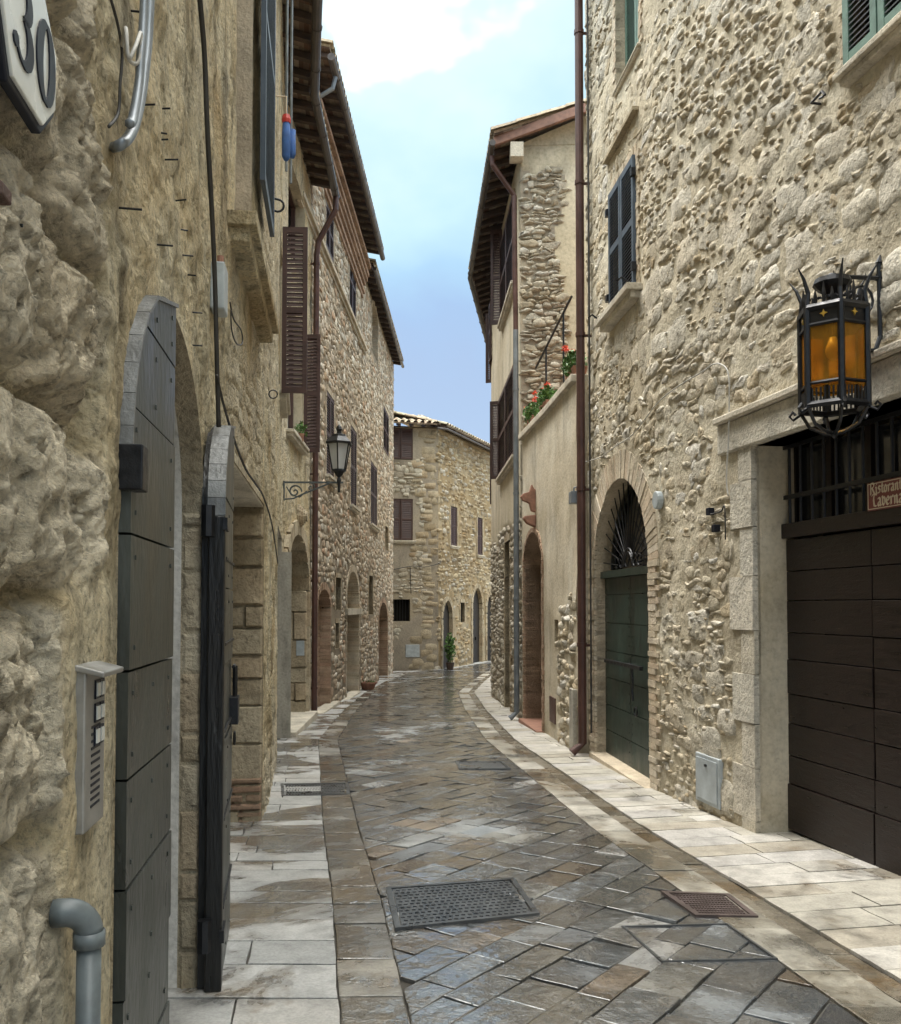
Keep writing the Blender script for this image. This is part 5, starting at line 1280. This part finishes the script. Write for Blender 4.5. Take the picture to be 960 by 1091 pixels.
# brick edge of the far corner
# green door
ring_bricks(R1, gd, .30, .062, M['buff_brick'], H6, 'arch_bricks', .010, .17, seed=12, alt=.3, zmin=-.9)
reveal(R1, gd, M['buff_brick'], H6, .02, .20)
mb = MB(); PR = lambda a,b,c: R1.P(a,b,c); zt = gd['z1']
mb.prism(PR, [(gd['s0']-.01,-.8),(gd['s1']+.01,-.8),(gd['s1']+.01,zt),(gd['s0']-.01,zt)], -0.180, -0.150); gdo = mb.build('door', M['black_wood'], H6)
mb = MB(); rg = random.Random(2); n = 2; wd = gd['s1']-gd['s0']; g_ = float(gz(9.5))
for i in range(2):
    a0 = gd['s0']+wd*i/2+.006; a1 = gd['s0']+wd*(i+1)/2-.006; z = g_+.01
    for hgt_ in (.30,.30,.32,.32,.33,.33,.33,.33):
        z2 = min(z+hgt_, zt-.05)
        if z2-z > .05: mb.prism(PR, [(a0,z+.004),(a1,z+.004),(a1,z2-.004),(a0,z2-.004)], -0.150, -0.125+rg.uniform(-.002,.002))
        z = z2
    for a in (a0+.05, a1-.05):
        for k in range(22):
            zz = g_+.08+k*.105
            if zz < zt-.1: mb.box(R1.fr(a, zz, -0.126), -.006, .006, -.006, .006, 0, .006)
mb.build('leaf_boards', M['green_wood'], gdo)
mb = MB(); sB_, zB_ = R1.at(675, 710, -0.070); mb.prism(PR, [(gd['s0']+wd*.20,zB_-.02),(gd['s0']+wd*.86,zB_-.02),(gd['s0']+wd*.86,zB_+.02),(gd['s0']+wd*.20,zB_+.02)], -0.065, -0.030)
mb.tube([R1.P(gd['s0']+wd*.5, zB_, -0.120), R1.P(gd['s0']+wd*.5, zB_, -0.050)], .02, 6)
for k in range(6): mb.tube([R1.P(gd['s0']+wd*.35+.012*math.sin(k*2), zB_-.06*k, -0.050), R1.P(gd['s0']+wd*.35+.012*math.cos(k*2), zB_-.06*(k+1), -0.050)], .012, 5)
mb.tube([R1.P(gd['s0']+wd*.38+.05*math.cos(t), zB_-.48+.05*math.sin(t), -0.100) for t in np.linspace(0,6.28,13)], .009, 5, cap=False)
mb.build('bar_lock', M['iron'], gdo)
# sunburst fanlight
mb = MB(); mb.prism(PR, [(gd['s0'],zt-.05),(gd['s1'],zt-.05),(gd['s1'],zt+.03),(gd['s0'],zt+.03)], -0.150, -0.070)
mb.build('transom', M['green_wood'], gdo)
mb = MB(); cc = gd['c']; zc_ = zt+.05; A_, R_ = gd['a']-.01, gd['r']-.04
for i in range(17):
    a = math.pi*(i+.5)/17
    for dd_ in (0,): mb.tube([R1.P(cc+.2*math.cos(a), zc_+.2*math.sin(a), -0.110), R1.P(cc+(A_)*math.cos(a), zc_+(R_)*math.sin(a), -0.110)], .0075, 5)
for r_ in (.2, .16): mb.tube([R1.P(cc+r_*math.cos(t), zc_+r_*math.sin(t), -0.105) for t in np.linspace(0, math.pi, 15)], .011, 6)
for r_ in (.5, .53):
    mb.tube([R1.P(cc+A_*r_*1.9*0+(.36)*math.cos(t)+.0, zc_+.05+.05*math.sin(t*8), -0.108) for t in np.linspace(0, math.pi, 31)], .006, 5)
for sx in (-1, 1):
    mb.tube([R1.P(cc+sx*(.26+.07*math.cos(t)), zc_+.07+.07*math.sin(t), -0.100) for t in np.linspace(0, 5.5, 15)], .007, 5)
    mb.tube([R1.P(cc+sx*(.42+.06*math.cos(t)), zc_+.06+.06*math.sin(t), -0.100) for t in np.linspace(0, 5.5, 15)], .007, 5)
mb.build('fanlight_grille', M['iron'], gdo)
mb = MB(); mb.prism(PR, outline(gd, .01), -0.300, -0.270); mb.build('dark_glass', M['glass'], gdo)
mb = MB(); mb.prism(PR, [(gd['s0']-.05,g_-.15),(gd['s1']+.05,g_-.15),(gd['s1']+.05,g_+.03),(gd['s0']-.05,g_+.03)], -0.150, .07); mb.build('threshold', M['buff_brick'], H6)
# big door
ring_bricks(R1, tv, .34, .36, M['r1_block'], H6, 'jamb_stones', .012, .05, near=False, far=True, arch=False, seed=21, zmin=-.8, alt=.4)
ring_bricks(R1, tv, .34, .36, M['r1_block'], H6, 'jamb_stones', .012, .05, near=True, far=False, arch=False, seed=22, zmin=-.8, alt=.4)
reveal(R1, tv, M['r2_plaster'], H6, .03, .34)
mb = MB(); mb.prism(PR, [(tv['s0']-.30,tv['z1']),(tv['s1']+.5,tv['z1']),(tv['s1']+.5,tv['z1']+.24),(tv['s0']-.30,tv['z1']+.24)], -.30, .035); mb.build('lintel', M['r1_block'], H6, bevel=.012)
mb = MB(); mb.prism(PR, [(tv['s0']-.32,tv['z1']+.243),(tv['s1']+.5,tv['z1']+.243),(tv['s1']+.5,tv['z1']+.30),(tv['s0']-.32,tv['z1']+.30)], -.05, .075); mb.build('drip_moulding', M['sill'], H6, bevel=.012)
D0 = -.26; st = tv['s0']; en = tv['s1']; zd = R1.at(833, 562, D0)[1]; g_ = float(gz(5.8))-.02
smid = R1.at(930, 700, D0)[0]
mb = MB(); mb.prism(PR, [(st,-.7),(en,-.7),(en,tv['z1']),(st,tv['z1'])], -.62, -.58); bd = mb.build('big_door', M['dark'], H6)
rg = random.Random(8)
lo, hi = min(st, en), max(st, en)
for (a0, a1) in ((lo, smid), (smid, hi)):
    mb = MB(); z = g_+.02; k = 0
    while z < zd-.12:
        h_ = [.34,.21,.24,.22,.26,.20,.24,.22,.25][k % 9]; z2 = min(z+h_, zd-.10); o_ = rg.uniform(-.004,.004)
        mb.prism(PR, [(a0+.006,z+.003),(a1-.006,z+.003),(a1-.006,z2-.003),(a0+.006,z2-.003)], D0-.04, D0+o_+(.012 if k == 0 else 0)); z = z2; k += 1
    mb.build('door_leaf', M['brown_wood'], bd, bevel=.004)
mb = MB(); mb.prism(PR, [(lo,zd-.09),(hi,zd-.09),(hi,zd+.02),(lo,zd+.02)], D0-.04, D0+.035); mb.build('transom_beam', M['brown_wood'], bd, bevel=.006)
mb = MB(); x = lo+.10
while x < hi: mb.tube([R1.P(x,zd+.02,D0), R1.P(x,tv['z1'],D0)], .011, 6); x += .145
for q in (.36, .98): zz = zd+(tv['z1']-zd)*q; mb.prism(PR, [(lo,zz-.016),(hi,zz-.016),(hi,zz+.016),(lo,zz+.016)], D0-.012, D0+.012)
mb.build('window_grille', M['iron'], bd)
mb = MB(); x = lo
while x < hi-.1: mb.prism(PR, [(x+.03,zd+.03),(x+.40,zd+.03),(x+.40,tv['z1']-.02),(x+.03,tv['z1']-.02)], D0-.13, D0-.125); x += .44
mb.build('pane', M['glass'], bd)
x = lo
while x < hi+.1: mb = MB(); mb.prism(PR, [(x-.03,zd+.02),(x+.03,zd+.02),(x+.03,tv['z1']),(x-.03,tv['z1'])], D0-.14, D0-.08); x += .44; mb.build('glazing_bar', M['brown_wood'], bd)
# windows
def green_window(op, mat, smat, leaves_, o=-.01, s_out=.12):
    reveal(R1, op, M['buff_brick'], H6, 0, op['d']); mb = MB(); mb.prism(PR, outline(op, .01), -op['d']-.02, -op['d']+.005); wo = mb.build('window', M['dark'], H6)
    wd = (op['s1']-op['s0'])/leaves_
    for i in range(leaves_): shutter(R1.fr(op['s0']+wd*i+.008, op['z0']+.015, o), wd-.016, op['z1']-op['z0']-.03, mat, wo, .048, smat, th=.04)
    ring_bricks(R1, op, .10, .065, M['buff_brick'], H6, 'window_surround', .012, .12, seed=int(op['z0']*9))
    return wo
green_window(g1, M['shut_grey'], M['slat_dark'], 2, .0)
sill(R1, g1['s0']-.16, g1['s1']+.14, g1['z0']-.01, H6, .16, .14)
mb = MB()
for s in (g1['s0']-.12, g1['s1']+.10):
    mb.tube([R1.P(s, g1['z0']-.02, .1), R1.P(s, g1['z0']+.05, .2), R1.P(s+.03, g1['z0']+.02, .24)], .012, 5)
for zz in (.15, .85):
    for s in (g1['s0']-.01, g1['s1']+.01): mb.box(R1.fr(s, g1['z0']+(g1['z1']-g1['z0'])*zz, .02), -.03, .03, -.04, .04, 0, .045)
mb.build('shutter_hinges', M['iron'], H6)
green_window(g2, M['shut_green'], M['shut_green'], 2, -.14); sill(R1, g2['s0']-.05, g2['s1']+.05, g2['z0'], H6, .04, .05)
green_window(g3, M['shut_green'], M['slat_dark'], 2, .02); sill(R1, g3['s0']-.05, g3['s1']+.05, g3['z0'], H6, .10, .09)
mb = MB(); za = R1.at(656,160)[1]   # thin slate ledge above the lower window
mb.prism(PR, [(g1['s0']-.1,za-.02),(g1['s1']+.1,za-.02),(g1['s1']+.1,za+.02),(g1['s0']-.1,za+.02)], -.02, .07); mb.build('drip_ledge', M['jamb'], H6)
# long brown downpipe
sp1, _ = R1.at(620, 500, .12); sp1 = min(R1.c[-1]+.02, sp1)
mb = MB(); g_ = float(gz(10.9)); mb.tube([R1.P(sp1,10.1,.13), R1.P(sp1,g_+.16,.13), R1.P(sp1,g_+.05,.26)], .052, 12)
for zz in (1.0,2.9,4.8,6.7,8.6): mb.tube([R1.P(sp1,zz,.13), R1.P(sp1,zz+.05,.13)], .062, 12); mb.box(R1.fr(sp1,zz), -.01, .01, 0, .03, -.02, .1)
mb.build('downpipe', M['copper_pipe'], H6)
mb = MB(); mb.tube([R1.P(sp1-.12,9.8,.05), R1.P(sp1-.12,g_+.3,.05)], .012, 6); mb.build('conduit', M['cable'], H6)
# utility cover, meters, hooks, cables
s, z = R1.at(755, 831, .02); f = R1.fr(s, z)
t = thing('utility_cabinet', 'pale grey metal hatch low in the wall left of the big brown door', 'utility hatch', R1.P(s, z, 0))
mb = MB(); mb.box(f, -.21, .21, -.20, .20, -.03, .035); mb.build('frame', M['utility'], t, bevel=.006)
mb = MB(); mb.box(f, -.18, .18, -.17, .17, .035, .043); mb.build('hatch_door', M['utility'], t, bevel=.004)
mb = MB(); mb.box(f, -.015, .015, .11, .13, .043, .055); mb.build('latch', M['iron'], t)
s, z = R1.at(702, 533, .02); mb = MB(); mb.prism(R1.fr(s, z), [(.07*math.cos(a), .085*math.sin(a)) for a in np.linspace(0,6.28,17)[:-1]], 0, .06); o_ = mb.build('round_cap', M['utility'], bevel=.01); o_['label'] = 'round pale cover on the stone right of the green door arch'; o_['category'] = 'cover'
for i, (px, py, lab) in enumerate(((756,545,'upper of two black sockets on the stone left of the big door lintel'),(762,563,'lower of two black sockets on the stone left of the big door lintel'))):
    s, z = R1.at(px, py, .03); mb = MB(); mb.box(R1.fr(s, z), -.03, .03, -.03, .03, 0, .05); o_ = mb.build('wall_socket', M['ink'], bevel=.005); o_['label'] = lab; o_['category'] = 'socket'
def cabR(name, label, pts, r, mat, o=.05): return cable(name, label, pts, r, mat, W=R1, o=o)
cabR('wall_cable', 'thin vertical cable drop beside the two black sockets', [(757,548),(768,545),(772,540),(773,575)], .006, M['cable'])
cabR('wall_cable', 'thin sagging cable from the brown downpipe up over the green door arch', [(624,492),(640,487),(655,476),(675,462),(700,430),(722,412),(745,398),(760,388)], .006, M['cable_white'])
cabR('wall_cable', 'pale looping cable dropping from the stones to the left end of the lintel', [(748,398),(758,389),(768,388),(776,398),(777,430),(776,470),(774,510),(776,528)], .006, M['cable_white'], .06)
for i, (px, py, lab) in enumerate(((877,101,'black iron hook on the wall below the right green shutter'),)):
    s, z = R1.at(px, py, .05); mb = MB(); mb.tube([R1.P(s+.10, z, -.02), R1.P(s+.10, z, .07), R1.P(s-.05, z-.01, .09), R1.P(s-.08, z-.05, .09)], .009, 6); mb.tube([R1.P(s-.06, z-.05, .09), R1.P(s-.02, z-.04, .09)], .008, 5); o_ = mb.build('wall_hook', M['iron']); o_['label'] = lab; o_['category'] = 'hook'
# hexagonal wrought-iron lantern
s, z = R1.at(940, 300, .0); Cn = Vector(R1.P(s, 0, .33)); zl = onY(893, 437, Cn.y)[2]; ztop_ = onY(893, 331, Cn.y)[2]
c = (Cn.x, Cn.y, 0); t = thing('wall_lantern', 'large black wrought iron hexagonal lantern with amber glass and spiked crown above the big door', 'lantern', (c[0], c[1], zl))
r0 = .188; ht = ztop_-zl; rot = .35
def hx(i, r, z): a = rot+i*math.pi/3; return (c[0]+r*math.cos(a), c[1]+r*math.sin(a), zl+z)
mb = MB()
for i in range(6):
    mb.tube([hx(i,r0,0.0), hx(i,r0,ht)], .019, 6)
    for zq, th_ in ((.015,.02),(.14,.010),(ht-.11,.012),(ht-.01,.022)): mb.tube([hx(i,r0,zq), hx(i+1,r0,zq)], th_, 5)
    # solid frieze under the crown
    a, b = hx(i,r0,ht-.11), hx(i+1,r0,ht-.11); a2_, b2_ = hx(i,r0,ht), hx(i+1,r0,ht); a3_, b3_ = hx(i,r0-.01,ht-.11), hx(i+1,r0-.01,ht-.11); a4_, b4_ = hx(i,r0-.01,ht), hx(i+1,r0-.01,ht)
    mb.hexa([a, b, b3_, a3_, a2_, b2_, b4_, a4_])
mb.build('frame', M['iron'], t)
mb = MB()
for i in range(6):      # bottom gallery of little bars
    for j in range(1, 8):
        p = Vector(hx(i,r0,.01)).lerp(Vector(hx(i+1,r0,.01)), j/8); mb.tube([p, p+Vector((0,0,.10))], .006, 4)
mb.build('gallery', M['iron'], t)
for i in range(6):
    mb = MB(); p, q = Vector(hx(i,r0-.004,.12)), Vector(hx(i+1,r0-.004,.12)); n_ = ((p+q)/2-Vector((c[0],c[1],zl+.12))).normalized()*.006; up_ = Vector((0,0,ht-.23))
    mb.hexa([p, q, q-n_, p-n_, p+up_, q+up_, q+up_-n_, p+up_-n_]); mb.build('pane', M['amber'], t)
    mb = MB(); m_ = ((Vector(hx(i,r0,ht-.055))+Vector(hx(i+1,r0,ht-.055)))/2); e_ = (Vector(hx(i+1,r0,0))-Vector(hx(i,r0,0))).normalized(); nn = n_.normalized()
    F_ = lambda a,b,cc_, m_=m_, e_=e_, nn=nn: tuple(m_+e_*a+Vector((0,0,b))+nn*cc_)
    mb.prism(F_, [(.022,0),(.006,.006),(0,.022),(-.006,.006),(-.022,0),(-.006,-.006),(0,-.022),(.006,-.006)], .0, .008); mb.build('rosette', m_plain('gilt', (.6,.4,.08), .4, .6, .1, 9, 0) if 'gilt' not in M else M['gilt'], t)
mb = MB()
for i in range(6):
    a = rot+i*math.pi/3; d = (math.cos(a), math.sin(a))
    def q(r, z, d=d): return (c[0]+d[0]*r, c[1]+d[1]*r, zl+z)
    mb.tube([q(r0,ht-.02), q(r0-.01,ht+.08), q(r0+.02,ht+.16), q(r0+.06,ht+.22)], [.014,.013,.010,.003], 6)       # crown horns
    mb.tube([q(r0,0), q(r0+.05,-.03), q(r0+.07,-.005), q(r0+.05,.02), q(r0+.035,.0)], .009, 5)       # foot scrolls
    mb.tube([q(r0,.0), q(r0-.05,-.09), q(.06,-.13), q(0,-.14)], .011, 5)
    for j, hh in ((.25,.09),(.5,.13),(.75,.09)):
        p = Vector(hx(i,r0,ht)).lerp(Vector(hx(i+1,r0,ht)), j); mb.tube([p, p+Vector((0,0,hh*.5)), p+Vector((0,0,hh))], [.010,.012,.003], 5)
        e_ = (Vector(hx(i+1,r0,0))-Vector(hx(i,r0,0))).normalized()
        for sg in (-1, 1): mb.tube([p+Vector((0,0,.02)), p+e_*sg*.02+Vector((0,0,.045)), p+e_*sg*.03+Vector((0,0,.03))], .005, 4)
mb.build('crown', M['iron'], t)
mb = MB(); mb.lathe((c[0],c[1],zl), [(.01,ht-.02),(.06,ht),(.035,ht+.03),(.035,ht+.09),(.09,ht+.13),(.11,ht+.155),(.10,ht+.185),(.04,ht+.20),(.02,ht+.22)], 14); mb.lathe((c[0],c[1],zl-.17), [(.003,0),(.02,.02),(.015,.045)], 8)
for i in range(6): 
    a = rot+i*math.pi/3; mb.tube([hx(i,r0,ht-.01), (c[0],c[1],zl+ht+.02)], .008, 4)
mb.build('canopy', M['iron'], t)
mb = MB(); mb.tube([(c[0],c[1],zl+ht), (c[0],c[1],zl+ht-.16)], .016, 8); mb.build('lamp_holder', M['iron'], t)
mb = MB(); mb.lathe((c[0],c[1],zl+ht-.30), [(.005,0),(.04,.03),(.045,.07),(.02,.14)], 12); mb.build('bulb', M['bulb'], t, smooth=True)
mb = MB(); zt_ = zl+ht+.205; nv = R1.n[0]; WB = lambda o_, z_, k_=0: (Cn.x-nv[0]*(.33-o_)*1.0+R1.t[0][0]*k_, Cn.y-nv[1]*(.33-o_)+R1.t[0][1]*k_, z_)
mb.tube([WB(.33,zt_), WB(0,zt_+.01)], .013, 6); mb.tube([WB(.02,zt_+.10), WB(.02,zt_-.34), WB(.05,zt_-.42), WB(.09,zt_-.43)], .014, 6)
mb.tube([WB(.05+.09*(1-i/22)*math.cos(i*.5)+.08, zt_-.14+.11*(1-i/22)*math.sin(i*.5)) for i in range(20)], .009, 5)
mb.tube([WB(.26+.05*math.cos(i*.5), zt_-.06+.05*math.sin(i*.5)) for i in range(11)], .007, 5)
for k in range(5): mb.tube([WB(.04+.07*k,zt_-.008), WB(.04+.07*k,zt_+.035)], [.006,.002], 4)
mb.tube([WB(.02,zt_+.10), WB(.01,zt_+.15)], [.022,.004], 6)
mb.build('wall_bracket', M['iron'], t)
# blackletter sign on the grille
s, z = R1.at(922, 527, D0+.05); a0 = R1.at(923, 527, D0+.05)[0]
zt1 = R1.at(923, 515, D0+.05)[1]; zb1 = R1.at(923, 545, D0+.05)[1]
t = thing('tavern_sign', 'small dark red sign with pale blackletter writing fixed to the grille of the big door', 'sign', R1.P(a0, zb1, D0+.03))
hs = zt1-zb1; wS = .56; f0 = R1.fr(a0, zb1, D0+.03)
fs = lambda a, b, cc: f0(-a, b, cc)
mb = MB(); mb.prism(fs, [(0,0),(wS,0),(wS,hs),(0,hs)], 0, .014); mb.build('board', M['sign_red'], t, bevel=.002)
mb = MB()
for q in ((.008,.008,wS-.008,.013),(.008,hs-.013,wS-.008,hs-.008),(.008,.013,.013,hs-.013),(wS-.013,.013,wS-.008,hs-.013)): mb.prism(fs, [(q[0],q[1]),(q[2],q[1]),(q[2],q[3]),(q[0],q[3])], .014, .0165)
mb.build('border', M['gold'], t)
# broken-pen letters: strokes on a 0..4 grid, swept with a slanted nib
G = {'R': [[(0,0),(0,5.6)],[(0,5.6),(1.6,5.9),(2.6,5),(2.4,3.8),(.3,3)],[(1.2,3),(2.3,1.2),(3,0)]],
 'T': [[(-.3,5.2),(1,5.9),(3,5.3)],[(1.3,5.5),(.8,3.5),(1.2,.6),(2.6,.2)]],
 'i': [[(.2,3.4),(.8,3),(.8,.7),(1.3,.1)],[(.7,4.6),(1.1,4.9)]],
 's': [[(2,3.4),(.9,3.8),(.4,3),(1.9,1.6),(1.6,.5),(.2,.3)]],
 't': [[(.9,5),(.8,.8),(1.7,.2)],[(.1,3.5),(1.8,3.6)]],
 'o': [[(1.0,3.8),(.3,3),(.3,.9),(1.2,.1)],[(1.0,3.8),(2.0,3),(2.0,.9),(1.2,.1)]],
 'r': [[(.2,3.4),(.7,3),(.7,.2)],[(.7,3),(1.6,3.8),(2.0,3.2)]],
 'a': [[(.4,3.5),(1.3,3.8),(1.9,3),(1.9,.6),(2.4,.1)],[(1.9,2.2),(.5,1.7),(.4,.7),(1.1,.1),(1.9,.7)]],
 'n': [[(.2,3.4),(.6,3),(.6,.2)],[(.6,3),(1.5,3.8),(2.0,3),(2.0,.6),(2.5,.1)]],
 'e': [[(2.0,2.2),(2.0,3),(1.1,3.8),(.4,3),(.4,.9),(1.2,.1),(2.1,.6)],[(.4,1.9),(2.0,2.3)]],
 'v': [[(.3,4.2),(.6,3.4),(.5,1),(1.3,.1),(2.1,1),(2.1,3),(1.3,3.8)]],
 '.': [[(.3,.1),(.7,.4)]]}
W_ = {'R':3.6,'T':3.4,'i':1.9,'s':2.6,'t':2.2,'o':2.8,'r':2.5,'a':3.0,'n':3.1,'e':2.7,'v':2.8,'.':1.2}
def write(mb, text, x, y, u):
    nv_ = (.34*u, .34*u)
    for ch in text:
        if ch == ' ': x += 2*u; continue
        for k, stq in enumerate(G[ch]):
            for (p, q_) in zip(stq[:-1], stq[1:]):
                a, b = (x+p[0]*u, y+p[1]*u), (x+q_[0]*u, y+q_[1]*u)
                poly = [(a[0]-nv_[0],a[1]-nv_[1]),(b[0]-nv_[0],b[1]-nv_[1]),(b[0]+nv_[0],b[1]+nv_[1]),(a[0]+nv_[0],a[1]+nv_[1])]
                if abs(area(poly)) < (.25*u)**2: poly = [(a[0]-nv_[0],a[1]+.1*u),(a[0]+nv_[0],a[1]-.1*u),(b[0]+nv_[0],b[1]-.1*u),(b[0]-nv_[0],b[1]+.1*u)]
                if area(poly) < 0: poly = poly[::-1]
                mb.prism(fs, poly, .0145, .018)
        x += W_[ch]*u
u = hs*.068
write(mb := MB(), 'Ristorante', .04, hs*.57, u*1.0); write(mb, 'Taverna.', .055, hs*.12, u*1.15); mb.build('lettering', M['gold'], t)

# ---------------------------------------------------------------- covers set in the street
def cover(label, pts, pat, mat, group=None, frame=True):
    P = [gpt(*p) for p in pts]; cx = sum(p[0] for p in P)/4; cy = sum(p[1] for p in P)/4
    if area(P) < 0: P = P[::-1]
    t = thing('manhole_cover', label, 'manhole cover', (cx, cy, float(gz(cy))), group)
    Zf = lambda p, e: (p[0], p[1], float(gz(cy))+float(gz(cy+.5)-gz(cy-.5))*(p[1]-cy)+e)
    Q = inset(P, .03); mb = MB(); n = 4
    for i in range(4):
        a, b, c_, d = P[i], P[(i+1)%4], Q[(i+1)%4], Q[i]
        mb.hexa([Zf(a,-.03),Zf(b,-.03),Zf(c_,-.03),Zf(d,-.03),Zf(a,.012),Zf(b,.012),Zf(c_,.012),Zf(d,.012)])
    mb.build('frame', mat, t)
    Q2 = inset(P, .038); mb = MB(); mb.add([Zf(p,-.03) for p in Q2]+[Zf(p,.006) for p in Q2], [(4,5,6,7)]+[(i,(i+1)%4,4+(i+1)%4,4+i) for i in range(4)])
    pl = mb.build('plate', mat, t)
    if pat:
        mb = MB(); nx, ny = pat
        def bl(u_, v_):
            a = [Q2[0][k]*(1-u_)+Q2[1][k]*u_ for k in (0,1)]; b = [Q2[3][k]*(1-u_)+Q2[2][k]*u_ for k in (0,1)]
            return (a[0]*(1-v_)+b[0]*v_, a[1]*(1-v_)+b[1]*v_)
        for i in range(nx):
            for j in range(ny):
                u_ = (i+.5+(j%2)*.35)/(nx+.5); v_ = (j+.5)/ny; du, dv = .36/nx, .30/ny
                c4_ = [bl(u_-du, v_-dv*.6), bl(u_+du*.6, v_-dv), bl(u_+du, v_+dv*.6), bl(u_-du*.6, v_+dv)]
                mb.add([Zf(p,.004) for p in c4_]+[Zf(p,.011) for p in c4_], [(4,5,6,7)]+[(k,(k+1)%4,4+(k+1)%4,4+k) for k in range(4)])
        mb.build('studs', mat, pl)
M['cast'] = m_plain('wet_cast_iron', (.085,.09,.095), .33, .3, .35, 8, .3)
M['cast_r'] = m_plain('rusty_cast_iron', (.10,.075,.07), .45, .2, .35, 8, .3)
cover('large studded iron cover in the middle of the wet road', [(411,947),(548,937),(575,975),(421,991)], (20,12), M['cast'])
cover('rusty studded cover beside the right kerb strip', [(704,951),(777,954),(808,978),(741,977)], (16,9), M['cast_r'])
cover('long narrow iron cover across the left pavement', [(299,836),(371,835),(373,847),(300,849)], (20,6), M['cast'])
cover('distant pair of flat iron covers near the middle of the road', [(486,812),(536,812),(545,820),(489,820)], None, M['cast'])
P = [gpt(*p) for p in ((662,988),(775,985),(829,1023),(705,1026))]
t = thing('inspection_frame', 'iron edged inspection cover filled with paving, beside the rusty studded cover', 'inspection cover', (sum(p[0] for p in P)/4, sum(p[1] for p in P)/4, float(gz(4.4))))
if area(P) < 0: P = P[::-1]
Q = inset(P, .012); mb = MB(); Zg = lambda p, e: (p[0], p[1], float(gz(p[1]))+e)
for i in range(4): mb.hexa([Zg(P[i],-.03),Zg(P[(i+1)%4],-.03),Zg(Q[(i+1)%4],-.03),Zg(Q[i],-.03),Zg(P[i],.009),Zg(P[(i+1)%4],.009),Zg(Q[(i+1)%4],.009),Zg(Q[i],.009)])
mb.build('frame', M['cast'], t)
